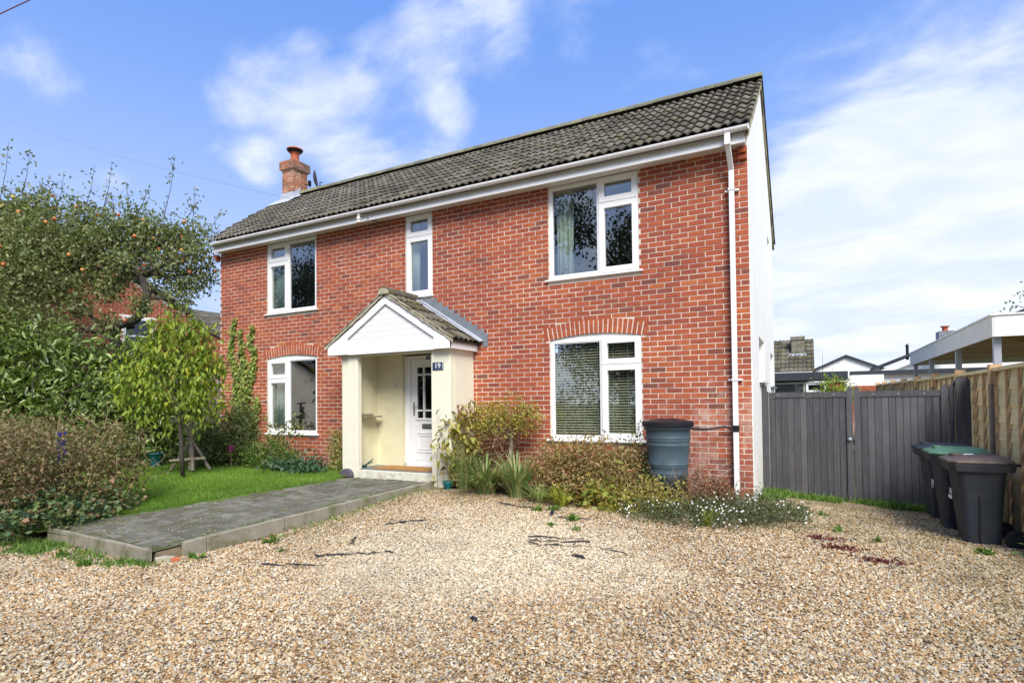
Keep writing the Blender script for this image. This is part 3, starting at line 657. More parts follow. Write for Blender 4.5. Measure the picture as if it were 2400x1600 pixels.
# ================================================================ HOUSE
VF = 8.128; UL, UR = -11.62, -.685
house = root('house', (-6.15, VF, .1), 'two storey red brick house with white windows, gabled porch and grey tiled roof', 'house')
RISE = .070
WIN = [dict(u0=-10.09, u1=-8.66, z0=3.49, z1=4.955, side='L', arch=0), dict(u0=-3.60, u1=-2.165, z0=3.49, z1=4.955, side='R', arch=0),
       dict(u0=-6.43, u1=-5.835, z0=3.49, z1=4.955, side='N', arch=0),
       dict(u0=-10.09, u1=-8.65, z0=1.00, z1=2.535, side='L', arch=1), dict(u0=-3.60, u1=-2.15, z0=1.00, z1=2.535, side='R', arch=1)]
def arcz(wd, u, extra=0.):
    uc = (wd['u0'] + wd['u1']) / 2; a = (wd['u1'] - wd['u0']) / 2; Rr = (a * a + RISE * RISE) / (2 * RISE); q = (Rr + extra) ** 2 - (u - uc) ** 2
    return wd['z1'] + RISE - Rr + math.sqrt(max(q, 0))
PORCH = (-7.27, -5.02, 2.50)
# core wall, mortar coloured, with the openings left out
def wallcells(m, us, zs, hole, y0, y1, axis='y'):
    for i in range(len(us) - 1):
        for j in range(len(zs) - 1):
            uc, zc_ = (us[i] + us[i + 1]) / 2, (zs[j] + zs[j + 1]) / 2
            if hole(uc, zc_): continue
            if axis == 'y': m.box((us[i], y0, zs[j]), (us[i + 1], y1, zs[j + 1]))
            else: m.box((y0, us[i], zs[j]), (y1, us[i + 1], zs[j + 1]))
def hole(u, z):
    for q in WIN:
        if q['u0'] < u < q['u1'] and q['z0'] < z < q['z1'] + (RISE if q['arch'] else 0.1): return True
    return -6.56 < u < -5.30 and z < 2.46
m = MB(); us = sorted({UL, UR, -6.56, -5.30} | {q[k] for q in WIN for k in ('u0', 'u1')}); zs = sorted({0., 5.2, 2.46, 1.0, 3.49, 4.955, 2.535, 2.65})
wallcells(m, us, zs, hole, VF + .0035, VF + .24); wall = m.build('front_wall', M_mortar, house)
# bricks
full, cut = [], []
BL, BH, J = .2122, .0622, .0128
k = 0; z = .035
while z < 4.96:
    zc_ = z + BH / 2; off = (BL + J) / 2 if k % 2 else 0; blocked = []
    for q in WIN:
        if q['z0'] - .055 < zc_ < q['z1'] + (0 if q['arch'] else .2):
            e = .0; blocked.append((q['u0'] - .004, q['u1'] + .004))
        if q['z0'] - .055 < zc_ < q['z0'] - .0: blocked.append((q['u0'] - .02, q['u1'] + .02))
        if q['arch'] and q['z1'] - .03 < zc_:
            uc = (q['u0'] + q['u1']) / 2; a = (q['u1'] - q['u0']) / 2; Rr = (a * a + RISE * RISE) / (2 * RISE); th = math.asin(a / Rr) + .012; cz = q['z1'] + RISE - Rr
            # outer band limits at this height
            xs_ = [u for u in lin(uc - a - .14, uc + a + .14, 200) if cz + (Rr + .214) * math.cos(math.asin(min(1, abs(u - uc) / (Rr + .214)))) > z + BH * .55 and abs(math.atan2(u - uc, zc_ - cz)) < th + .004]
            if xs_: blocked.append((min(xs_) - .005, max(xs_) + .005))
    if zc_ < PORCH[2] + .0: blocked.append((PORCH[0] - .0, PORCH[1] + .0))
    x = UR - BL - (BL + J) * 49 + (off - .0 if off else 0) + 0
    while x < UR:
        a, b = max(x, UL), min(x + BL, UR)
        if b <= a: x += BL + J; continue
        segs = [(a, b)]
        for p, q_ in blocked:
            ns = []
            for s0, s1 in segs:
                if q_ <= s0 or p >= s1: ns.append((s0, s1)); continue
                if p > s0: ns.append((s0, p))
                if q_ < s1: ns.append((q_, s1))
            segs = ns
        for s0, s1 in segs:
            if s1 - s0 > .025: (full if s1 - s0 > .2 else cut).append((s0, s1, z))
        x += BL + J
    z += BH + J; k += 1
full.sort(key=lambda q: dist((q[0], VF, q[2])))
bp = []
for i in range(14):
    q = MB(); e = .003; h = BL / 2
    q.add([(-h, 0, 0), (h, 0, 0), (h, 0, BH), (-h, 0, BH), (-h, .05, 0), (h, .05, 0), (h, .05, BH), (-h, .05, BH)], [(0, 1, 2, 3), (3, 2, 6, 7), (1, 5, 6, 2), (4, 0, 3, 7), (0, 4, 5, 1)], (i + .5) / 14)
    bp.append(mkmesh('brick', q.V, q.F, M_brick, q.T))
def tbrick():
    r = R.random(); return min(.999, max(.1, R.gauss(.56, .15))) if r > .08 else R.uniform(0.02, .25)
ho = org(house)
def jit(): return R.uniform(-.0035, .0012)
for s0, s1, z in full[:300]:
    o = link('brick', bp[int(tbrick() * 13.99)], wall); o.location = Vector(((s0 + s1) / 2, VF + jit(), z + R.uniform(-.001, .001))) - ho; o.scale = ((s1 - s0) / BL, 1, 1)
m = MB()
for s0, s1, z in full[300:] + cut:
    j = jit(); q = MB().add([(s0, VF + j, z), (s1, VF + j, z), (s1, VF + j, z + BH), (s0, VF + j, z + BH), (s0, VF + .05, z), (s1, VF + .05, z), (s1, VF + .05, z + BH), (s0, VF + .05, z + BH)],
        [(0, 1, 2, 3), (3, 2, 6, 7), (1, 5, 6, 2), (4, 0, 3, 7), (0, 4, 5, 1)]); m.add(q.V, q.F, tbrick())
m.build('brickwork', M_brick, wall, 'stuff')
# arches
for q in WIN:
    if not q['arch']: continue
    uc = (q['u0'] + q['u1']) / 2; a = (q['u1'] - q['u0']) / 2; Rr = (a * a + RISE * RISE) / (2 * RISE); th = math.asin(a / Rr); cz = q['z1'] + RISE - Rr
    P_ = lambda r, t: (uc + r * math.sin(t), cz + r * math.cos(t))
    N = 24; ext = .075 / Rr
    arch = MB(); poly = [P_(Rr, -th - ext + (2 * th + 2 * ext) * i / N) for i in range(N + 1)]; poly2 = [P_(Rr + .225, -th - ext + (2 * th + 2 * ext) * i / N) for i in range(N + 1)]
    for i in range(N): arch.prism([poly[i], poly[i + 1], poly2[i + 1], poly2[i]], VF + .0030, VF + .10)
    ar = arch.build('arch', M_mortar, house)
    nb = 20
    for ring in range(2):
        for i in range(nb):
            t0 = -th + 2 * th * i / nb + .0022; t1 = -th + 2 * th * (i + 1) / nb - .0022; ra, rb = Rr + .002 + ring * .110, Rr + .103 + ring * .110; j = jit()
            b_ = MB().prism([P_(ra, t0), P_(ra, t1), P_(rb, t1), P_(rb, t0)], VF + j - .003, VF + .05, t=min(.95, max(.3, R.gauss(.62, .12)))); b_.build('brick', M_brick, ar)
    for s_ in (-1, 1):
        t0, t1 = sorted((s_ * (th + .003), s_ * (th + ext - .001))); MB().prism([P_(Rr + .002, t0), P_(Rr + .002, t1), P_(Rr + .213, t1), P_(Rr + .213, t0)], VF - .004, VF + .05, t=.5).build('brick', M_brick, ar)

# windows
def ring(m, x0, x1, z0, z1, wd, y0, y1):
    m.box((x0, y0, z0), (x0 + wd, y1, z1)); m.box((x1 - wd, y0, z0), (x1, y1, z1)); m.box((x0 + wd, y0, z0), (x1 - wd, y1, z0 + wd)); m.box((x0 + wd, y0, z1 - wd), (x1 - wd, y1, z1))
def pane(x0, x1, z0, z1, y, par, mat=None): MB().box((x0, y, z0), (x1, y + .004, z1)).build('pane', mat or M_glass, par)
def window(q):
    u0, u1, z0, z1 = q['u0'] + .003, q['u1'] - .003, q['z0'], q['z1']; y0, y1 = VF + .022, VF + .085; fw = .048
    m = MB(); ring(m, u0, u1, z0, z1, fw, y0, y1)
    tr = z1 - (z1 - z0) * .27
    if q['side'] == 'N': cas = (u0, u1)
    elif q['side'] == 'L': cas = (u0, u0 + .60)
    else: cas = (u1 - .60, u1)
    if q['side'] == 'L': mx = (cas[1] - .028, cas[1] + .028); fix = (mx[1], u1 - fw)
    elif q['side'] == 'R': mx = (cas[0] - .028, cas[0] + .028); fix = (u0 + fw, mx[0])
    else: mx = None
    ci = (u0 + fw, u1 - fw) if mx is None else ((u0 + fw, mx[0]) if q['side'] == 'L' else (mx[1], u1 - fw))
    if mx: m.box((mx[0], y0, z0 + fw), (mx[1], y1, z1 - fw))
    m.box((ci[0], y0, tr - .025), (ci[1], y1, tr + .025))
    wn = m.build('window', M_upvc, house, bevel=.004)
    if mx: pane(fix[0], fix[1], z0 + fw, z1 - fw, VF + .052, wn)
    if mx:
        g = MB(); ring(g, fix[0], fix[1], z0 + fw, z1 - fw, .014, VF + .030, VF + .05); g.build('glazing_bead', M_upvc, wn)
    for a, b in ((z0 + .012, tr - .004), (tr + .004, z1 - .012)):
        s = MB(); e = .032; ring(s, ci[0] - e, ci[1] + e, a, b, .062 + e - .01, VF + .004, VF + .06); s.build('sash', M_upvc, wn, bevel=.005)
        pane(ci[0] + .045, ci[1] - .045, a + .075, b - .075, VF + .045, wn)
    # sill
    s = MB(); ex = .06 if not q['side'] == 'N' else .025
    s.add([(u0 - ex, VF - .045, z0 - .035), (u1 + ex, VF - .045, z0 - .035), (u1 + ex, VF - .045, z0 - .010), (u0 - ex, VF - .045, z0 - .010), (u0 - ex, VF + .03, z0 - .035), (u1 + ex, VF + .03, z0 - .035), (u1 + ex, VF + .03, z0 + .002), (u0 - ex, VF + .03, z0 + .002)],
          [(0, 1, 2, 3), (3, 2, 6, 7), (1, 5, 6, 2), (4, 0, 3, 7), (0, 4, 5, 1), (5, 4, 7, 6)])
    s.build('sill', M_upvc, wn, bevel=.004)
    if q['arch']:
        N = 20; xs = lin(u0, u1, N); top = [(x, arcz(q, x) - .004) for x in xs]; h = MB()
        for i in range(N): h.prism([(xs[i], z1 + .001), (xs[i + 1], z1 + .001), (xs[i + 1], max(top[i + 1][1], z1 + .002)), (xs[i], max(top[i][1], z1 + .002))], VF + .028, VF + .08)
        h.build('head_panel', M_upvc, wn)
    return wn
for q in WIN: window(q)
# interior
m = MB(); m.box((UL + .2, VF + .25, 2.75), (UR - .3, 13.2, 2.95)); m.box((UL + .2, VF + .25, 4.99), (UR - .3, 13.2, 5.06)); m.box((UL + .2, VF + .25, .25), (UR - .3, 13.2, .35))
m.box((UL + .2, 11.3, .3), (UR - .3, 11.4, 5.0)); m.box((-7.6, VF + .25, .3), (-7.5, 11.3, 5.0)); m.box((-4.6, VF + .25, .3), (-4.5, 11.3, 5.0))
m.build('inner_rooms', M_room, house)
# side walls (white render) with three recessed windows, rear wall
SW = [(9.35, 10.45, 1.87, 2.54), (12.15, 13.1, 1.85, 2.50), (11.85, 12.45, 4.02, 4.74)]
def shole(y, z): return any(a < y < b and c < z < d for a, b, c, d in SW)
ys = sorted({VF + .012, 13.5} | {v for s in SW for v in s[:2]}); zs = sorted({0., 4.9} | {v for s in SW for v in s[2:]})
m = MB(); wallcells(m, ys, zs, shole, UR - .22, UR + .012, 'x')
RY, RZ = 10.6, 7.10
m.prism([(VF + .012, 4.9), (13.5, 4.9), (13.5, 5.02), (RY, RZ - .04), (VF + .012, 5.30)], UR - .22, UR + .012, 'x')
sw = m.build('side_wall', M_rendside, house)
for a, b, c, d in SW:
    f = MB(); f.box((UR - .16, a, c), (UR - .11, a + .06, d)); f.box((UR - .16, b - .06, c), (UR - .11, b, d)); f.box((UR - .16, a + .06, c), (UR - .11, b - .06, c + .06)); f.box((UR - .16, a + .06, d - .06), (UR - .11, b - .06, d))
    wn = f.build('side_window', M_upvc, house); MB().box((UR - .14, a + .06, c + .06), (UR - .136, b - .06, d - .06)).build('pane', M_glass, wn)
    if c < 3: MB().box((UR - .10, a - .05, c - .035), (UR + .07, b + .05, c - .002)).build('sill', M_lead if c < 1.86 else M_offwhite, wn)
m = MB(); m.box((UL - .01, VF + .012, 0), (UL + .2, 13.5, 4.9)); m.prism([(VF + .012, 4.9), (13.5, 4.9), (13.5, 5.02), (RY, RZ - .04), (VF + .012, 5.30)], UL - .01, UL + .2, 'x'); m.build('far_side_wall', M_rendside, house)
MB().box((UL + .2, 13.28, 0), (UR - .22, 13.5, 5.0)).build('rear_wall', M_rendside, house)
# corbelled brick brackets under the gutter ends
for s_, x in ((1, UL - .10), (-1, UR - .115)):
    m = MB()
    for i in range(2): m.box((x, VF - .09 - .03 * i + .03, 4.79 + i * .075), (x + (.10 if s_ > 0 else .11), VF - .002, 4.79 + i * .075 + .066), .4 + .2 * i)
    m.build('corbel', M_brick, house)
# eaves: soffit, fascia, gutter
m = MB(); m.box((-11.52, 7.905, 4.955), (UR - .01, VF + .02, 4.972)); m.build('soffit', M_upvcd, house)
m = MB(); m.box((-11.53, 7.88, 4.925), (UR + .0, 7.905, 5.10)); m.build('fascia', M_upvc, house)
m = MB(); prof = [(math.cos(t) * .056, math.sin(t) * .056) for t in [math.pi + math.pi * i / 10 for i in range(11)]]; inn = [(a * .92, b * .92) for a, b in prof[::-1]]; poly = prof + inn
gy, gz_ = 7.822, 5.105
x0, x1 = -11.42, -.64; P_ = prof + inn; n_ = len(P_); V = []
for x in (x0, x1):
    sag = 0; V += [(x, gy + a, gz_ + b) for a, b in P_]
m.add(V, [(i, (i + 1) % n_, n_ + (i + 1) % n_, n_ + i) for i in range(n_)] + [tuple(range(n_))[::-1], tuple(range(n_, 2 * n_))])
m.box((x0 - .003, gy - .056, gz_ - .056), (x0 + .003, gy + .056, gz_)); m.box((x1 - .002, gy - .060, gz_ - .060), (x1 + .008, gy + .058, gz_ + .003))
gut = m.build('gutter', M_upvc, house)
for i in range(14):
    x = -11.20 + i * .79; q = MB(); pr2 = [(a * 1.09, b * 1.09) for a, b in prof]
    wd = .055 if i in (4, 9) else .022
    q.prism([(gy + a, gz_ + b + .001) for a, b in pr2] + [(gy + a, gz_ + b) for a, b in prof[::-1]], x, x + wd, 'x'); q.build('gutter_bracket', M_upvc, gut)
# downpipe (square section)
dx_ = -.895; m = MB(); m.box((dx_ - .036, 7.785, 4.90), (dx_ + .036, 7.86, 5.05)); m.beam((dx_, 7.825, 4.93), (dx_ + .015, 8.05, 4.66), .064, .064, upv=(1, 0, 0)); m.box((dx_ - .033 + .015, 8.02, .14), (dx_ + .033 + .015, 8.085, 4.70))
dp = m.build('downpipe', M_upvc, house, bevel=.006)
for zz in (4.38, 1.83): q = MB(); q.box((dx_ - .075, 8.085, zz), (dx_ + .105, VF - .001, zz + .022)); q.box((dx_ - .026, 8.012, zz - .002), (dx_ + .056, 8.095, zz + .024)); q.build('pipe_clip', M_upvc, dp)
MB().box((dx_ - .024, 8.014, 1.15), (dx_ + .054, 8.092, 1.235)).build('rainwater_diverter', M_black, dp)

# ---- roof
EY, EZ = 7.79, 5.125
def tileshape(Wd, Ln, amp=.034):
    """roll tile: x across, y up the slope, z out. two rolls per tile"""
    n = 10; V = []; F = []
    prf = [0, .30, .85, 1, .60, .08, 0, .45, 1, .92, .30]
    for i in range(n + 1): V.append((Wd * i / n, 0, prf[i] * amp))
    for i in range(n + 1): V.append((Wd * i / n, Ln, prf[i] * amp))
    for i in range(n + 1): V.append((Wd * i / n, 0.002, prf[i] * amp - .016))
    for i in range(n): F += [(i, i + 1, n + 2 + i, n + 1 + i), (2 * n + 2 + i, 2 * n + 3 + i, i + 1, i)]
    F += [(0, n + 1, 2 * n + 2), (n, 3 * n + 2, 2 * n + 1)]
    return V, F
def tileroof(par, o, ex, ey, cols, rows, Wd, gauge, mat, nobj, name='roof_tile', stuff='roof_tiles', bond=0., tilt=.075, lim=None):
    ex = Vector(ex).normalized(); ey = Vector(ey).normalized(); ez = ex.cross(ey)
    if ez.z < 0: ez = -ez
    base = Matrix((ex, ey, ez)).transposed().to_4x4(); sp = []
    for r_ in range(rows):
        for c in range(cols):
            p = Vector(o) + ex * (c * Wd) + ey * r_ * gauge; k_ = 1.
            if lim:
                L_ = lim(p.y + .1)
                if p.x + Wd < L_ + .06: continue
                if p.x < L_: k_ = (p.x + Wd - L_) / Wd; p = p + ex * (L_ - p.x)
            sp.append((p, r_, k_))
    sp.sort(key=lambda q: dist(q[0] + ex * Wd / 2)); V0, F0 = tileshape(Wd + .002, gauge + .06); ps = []
    for i in range(10):
        me = mkmesh(name, V0, F0, mat, [(i + .5) / 10] * len(F0)); ps.append(me)
        me.polygons.foreach_set('use_smooth', np.array([abs(p.normal.z) > .5 for p in me.polygons], dtype=bool))
    m = MB(); og = org(par)
    for k, (p, r_, c) in enumerate(sp):
        mt = Matrix.Translation(p + ez * (.020 + R.uniform(-.002, .003))) @ base @ Matrix.Rotation(-tilt + R.uniform(-.006, .006), 4, 'X') @ Matrix.Rotation(R.uniform(-.006, .006), 4, 'Z') @ Matrix.Diagonal((c, 1, 1, 1)); t = R.random()
        if k < nobj: o_ = link(name, ps[int(t * 9.99)], par); mt.translation = mt.translation - og; o_.matrix_local = mt
        else: m.add([mt @ Vector(v) for v in V0], F0, t)
    if m.V: m.build(stuff, mat, par, 'stuff')
def vlim(y): return interp(y, [7.8, 8.25, 8.9, 9.7, 10.6], [-11.50, -11.82, -12.25, -12.50, -12.56])
m = MB(); k_ = [(EY + .03, EZ - .03), (RY, RZ), (13.85, 5.02), (13.85, 4.93), (RY, RZ - .12), (EY + .03, EZ - .10)]; xl = [-11.48, -12.5, -12.5, -12.5, -12.5, -11.48]
m.add([(x, a, b) for x, (a, b) in zip(xl, k_)] + [(-.645, a, b) for a, b in k_], [tuple(range(6)), tuple(range(11, 5, -1))] + [(i, i + 6, (i + 1) % 6 + 6, (i + 1) % 6) for i in range(6)]); roof = m.build('roof', M_tile, house)
sv = Vector((0, RY - EY, RZ - EZ)); GA = sv.length / 10; TW = .2600
tileroof(roof, (-.625 - 46 * TW, EY, EZ + .0), (1, 0, 0), sv, 46, 10, TW, GA, M_tile, 300, lim=vlim)
bv = Vector((0, RY - 13.85, RZ - 5.02)); tileroof(roof, (-.62, 13.85, 5.03), (-1, 0, 0), bv, 37, 12, 11.305 / 37, bv.length / 12, M_tile, 0)
for i in range(24):
    x = -11.74 + i * (11.12 / 24); m = MB(); t0 = R.random(); e = 11.12 / 24 - .006; zz = RZ + .065 + R.uniform(-.004, .004); V = []
    for xx, s_ in ((x, 1.0), (x + e, .97)):
        V += [(xx, RY + math.cos(t) * .155 * s_, zz - .06 + math.sin(t) * .125 * s_) for t in [math.pi * j / 8 for j in range(9)]]
    m.add(V, [(j, j + 1, 10 + j, 9 + j) for j in range(8)] + [tuple(range(9)), tuple(17 - j for j in range(9))], t0); m.build('ridge_tile', M_ridge, roof, smooth=False)
# verge boards / mortar bed on both gables
for x in (-.66,):
    m = MB(); m.prism([(EY + .08, EZ - .06), (RY, RZ - .03), (13.8, 4.98), (13.8, 4.90), (RY, RZ - .11), (EY + .08, EZ - .14)], x - .02, x + .018, 'x'); m.build('verge', M_barge, roof)
# chimney
cx0, cx1, cy0, cy1 = -12.24, -11.82, 10.33, 10.80
def brickbox(m, x0, x1, y0, y1, z0, z1, tb):
    z = z0; k = 0
    while z + BH <= z1 + .001:
        for (a0, a1, fix, ax, sg) in ((x0, x1, y0, 'y', 1), (x0, x1, y1, 'y', -1), (y0, y1, x1, 'x', -1), (y0, y1, x0, 'x', 1)):
            a = a0 - (.1125 if k % 2 else 0)
            while a < a1:
                s0, s1 = max(a, a0), min(a + BL, a1)
                if s1 - s0 > .03:
                    j = R.uniform(-.004, .004) * 1; lo, hi = (fix + j, fix + .04 * sg)
                    lo, hi = min(lo, hi), max(lo, hi)
                    if ax == 'y': m.box((s0, lo, z), (s1, hi, z + BH), tb())
                    else: m.box((lo, s0, z), (hi, s1, z + BH), tb())
                a += BL + J
        z += BH + J; k += 1
m = MB(); m.box((cx0 + .008, cy0 + .008, 6.5), (cx1 - .008, cy1 - .008, 7.98)); m.box((cx0 - .04, cy0 - .04, 7.77), (cx1 + .04, cy1 + .04, 7.975)); ch = m.build('chimney', M_mortar, house)
m = MB(); brickbox(m, cx0, cx1, cy0, cy1, 6.72, 7.78, lambda: R.uniform(.25, 1)); brickbox(m, cx0 - .05, cx1 + .05, cy0 - .05, cy1 + .05, 7.775, 8.0, lambda: R.uniform(0, .6)); m.build('chimney_brickwork', M_chim, ch, 'stuff')
pc = ((cx0 + cx1) / 2, (cy0 + cy1) / 2, 7.96)
MB().lathe(pc, [(0, .0), (.16, .03), (.115, .07), (.11, .08), (.105, .30), (.12, .31), (.12, .34), (.10, .34)], 20).build('chimney_pot', M_terra, ch, smooth=True)
m = MB(); m.lathe(pc, [(.10, .33), (.17, .345), (.205, .385), (.20, .395)], 20); cow = m.build('cowl_mesh', M_metal, ch)
MB().lathe(pc, [(.21, .395), (.205, .42), (.13, .46), (0, .475)], 20).build('cowl', M_terra, ch, smooth=True)
m = MB(); zr = lambda y: EZ + (y - EY) * (RZ - EZ) / (RY - EY)
m.prism([(cy0 - .12, zr(cy0 - .12) + .055), (RY - .05, zr(RY - .05) + .055), (RY - .05, zr(RY - .05) + .26), (cy0 - .012, zr(cy0) + .20), (cy0 - .012, zr(cy0) + .1)], cx1 + .004, cx1 + .014, 'x')
m.add([(cx0 - .25, cy0 - .30, zr(cy0 - .30) + .07), (cx1 + .16, cy0 - .30, zr(cy0 - .30) + .07), (cx1 + .16, cy0 - .02, zr(cy0) + .085), (cx0 - .25, cy0 - .02, zr(cy0) + .085)], [(0, 1, 2, 3)])
m.add([(cx0 - .10, cy0 - .012, zr(cy0) + .06), (cx1 + .02, cy0 - .012, zr(cy0) + .06), (cx1 + .014, cy0 - .013, zr(cy0) + .24), (cx0 - .01, cy0 - .013, zr(cy0) + .24)], [(0, 1, 2, 3)])
m.add([(cx1 + .016, cy0 - .1, zr(cy0 - .1) + .075), (cx1 + .16, cy0 - .1, zr(cy0 - .1) + .075), (cx1 + .16, RY - .06, zr(RY - .06) + .075), (cx1 + .016, RY - .06, zr(RY - .06) + .095)], [(0, 1, 2, 3)])
m.build('chimney_flashing', M_leadlt, ch)

# ---- porch
PF = 7.42
m = MB(); m.box((-7.29, PF, .10), (-6.93, PF + .11, 2.46)); m.box((-7.29, PF + .11, .10), (-7.10, VF - .002, 2.46)); m.build('porch_pillar', M_render, house, bevel=.012, label='left pillar')
m = MB(); m.box((-5.37, PF, .08), (-5.00, PF + .11, 2.46)); m.box((-5.17, PF + .11, .08), (-5.00, VF - .002, 2.46)); rp = m.build('porch_pillar', M_render, house, bevel=.012, label='right pillar')
# hairline repair outline low on the right pillar
m = MB(); pts = [(-5.265, .10), (-5.262, .35), (-5.268, .62), (-5.262, .86), (-5.20, .87), (-5.145, .86), (-5.15, .62), (-5.14, .3), (-5.135, .1)]
for (a, b), (c, d) in zip(pts, pts[1:]):
    m.add([(a - .004, PF - .0015, b), (a + .006, PF - .0015, b), (c + .006, PF - .0015, d), (c - .004, PF - .0015, d)] if abs(d - b) > .05 else [(a, PF - .0015, b - .006), (c, PF - .0015, d - .006), (c, PF - .0015, d + .006), (a, PF - .0015, b + .006)], [(0, 1, 2, 3)])
m.build('repair_crack', pmat('crack_stain', (.20, .19, .16), .95, var=.5, vscale=30), rp)
m = MB(); m.box((-7.10, VF - .02, .44), (-6.5305, VF + .01, 2.5)); m.box((-6.53, VF - .02, .44), (-6.50, VF + .10, 2.5)); m.box((-7.098, PF + .11, .44), (-7.085, VF - .02, 2.5)); m.build('porch_lining', M_renderin, house)
MB().box((-7.10, PF + .02, 2.47), (-5.17, VF + .1, 2.50)).build('porch_ceiling', M_offwhite, house)
MB().box((-6.93, PF + .02, 2.40), (-5.37, PF + .12, 2.47)).build('porch_lintel', M_render, house)
MB().box((-7.09, PF + .03, .40), (-5.18, VF + .09, .455)).build('porch_floor', M_slab, house)
MB().box((-6.94, PF - .005, .20), (-5.36, PF + .05, .448)).build('porch_step', M_step, house, bevel=.01)
# gable: boards, barge boards, boxed ends
AU = -6.22; SL = .635; zu = lambda u: 3.40 - SL * abs(u - AU)      # underside line of tiles at the front
for i in range(8):
    z0 = 2.60 + i * .098; z1 = z0 + .095
    if z0 > 3.25: break
    hw0 = min((3.27 - z0) / SL, .97); hw1 = max(.01, min((3.27 - z1) / SL, .97))
    MB().prism([(AU - hw0, z0), (AU + hw0, z0), (AU + hw1, z1), (AU - hw1, z1)], 7.352 - .008 * 0, 7.385).build('cladding_board', M_upvc, house)
m = MB(); m.box((AU - 1.0, 7.39, 2.44), (AU + 1.0, 7.40, 2.6)); m.prism([(AU - 1.2, 2.5), (AU + 1.2, 2.5), (AU, 3.28)], 7.39, 7.41); m.build('gable_backing', M_seam, house)
MB().box((-7.06, 7.345, 2.425), (-5.23, 7.39, 2.597)).build('gable_board', M_upvc, house)
for s_ in (-1, 1):
    f = lambda d, dz: (AU + s_ * d, zu(AU + s_ * d) + dz)
    MB().prism([f(0, 0), f(1.29, 0), f(1.29, -.16), f(0, -.165)][::s_], 7.315 + (.001 if s_ > 0 else 0), 7.345 - (.001 if s_ > 0 else 0)).build('barge_board', M_upvc, house)
    a, b = (AU + s_ * (.845 if s_ < 0 else .985), AU + s_ * 1.29); MB().prism([(a, 2.43), (b, 2.43), (b, zu(b) - .01), (a, zu(a) - .06)][::s_], 7.305, 7.345).build('eave_box', M_upvc, house)
    x = AU + s_ * 1.285; MB().box((min(x, x + s_ * .018), 7.345, 2.43), (max(x, x + s_ * .018), VF - .01, 2.565)).build('porch_fascia', M_upvc, house)
    MB().box((min(x, x - s_ * .2), 7.35, 2.435), (max(x, x - s_ * .2), VF - .01, 2.45)).build('porch_soffit', M_upvcd, house)
m = MB(); m.prism([(AU, 3.41), (AU + 1.33, 3.41 - SL * 1.33), (AU + 1.33, 3.37 - SL * 1.33), (AU, 3.37), (AU - 1.33, 3.37 - SL * 1.33), (AU - 1.33, 3.41 - SL * 1.33)], 7.31, VF - .002); pr = m.build('porch_roof', M_tilemoss, house)
for s_ in (-1, 1):
    u_e = AU + s_ * 1.36; z_e = 3.425 - SL * 1.36; ev = Vector((-s_, 0, SL)).normalized(); ln = 1.34 * math.sqrt(1 + SL * SL)
    org_ = Vector((u_e, 7.285 if s_ > 0 else VF - .01, z_e)); tileroof(pr, org_, (0, s_, 0), ev, 3, 5, (VF - 7.295) / 3, ln / 5, M_tilemoss, 15)
    # mortar bedded verge
    V = []; m = MB()
    for i in range(24):
        d = 1.36 * i / 23; zz = 3.425 - SL * d
        V += [(AU + s_ * d, 7.292, zz - .045 + R.uniform(-.01, .01)), (AU + s_ * d, 7.288 + R.uniform(-.006, .006), zz + .03 + .02 * ((i % 5) / 5))]
    m.add(V, [(2 * i, 2 * i + 1, 2 * i + 3, 2 * i + 2) for i in range(23)]); m.build('mortar_verge', M_oldrender, pr)
for i in range(2):
    m = MB(); y = 7.275 + i * .43; V = []
    for yy in (y, y + .425): V += [(AU + math.cos(t) * .125, yy, 3.40 + math.sin(t) * .115) for t in [math.pi * j / 10 for j in range(11)]]
    m.add(V, [(j, j + 1, 12 + j, 11 + j) for j in range(10)] + [tuple(range(11)), tuple(21 - j for j in range(11))], R.random()); m.build('ridge_tile', M_tilemoss, pr, smooth=False)
MB().prism([(AU + math.cos(t) * .108, 3.39 + math.sin(t) * .10) for t in [math.pi * j / 10 for j in range(11)]], 7.262, 7.30).build('ridge_end_mortar', M_oldrender, pr)
# stepped lead flashing up the wall on the right, cover strip on the tiles
m = MB(); k = 0
ztop = lambda u: 3.47 - SL * abs(u - AU)
zc0 = .035 + .075 * math.ceil((2.50 - .035) / .075)
z = zc0
while z < 3.40:
    ua = AU + max(0.0, (3.47 - z - .07) / SL); ub = AU + (3.47 - z + .17) / SL
    m.box((ua, VF - .010 - .001 * (k % 3), z - .002), (min(ub, -4.72), VF + .002, z + .073)); z += .075; k += 1
m.beam((AU + .12, VF - .05, 3.47 - SL * .10), (AU + 1.42, VF - .05, 3.475 - SL * 1.40), .012, .11, upv=(0, 1, 0)); m.build('step_flashing', M_lead, pr)
m = MB(); m.add([(AU + .12, 7.98, 3.455 - SL * .12), (AU + 1.42, 7.98, 3.47 - SL * 1.40), (AU + 1.42, VF - .012, 3.50 - SL * 1.40), (AU + .12, VF - .012, 3.50 - SL * .12)], [(0, 1, 2, 3)]); m.build('cover_flashing', M_leadlt, pr)

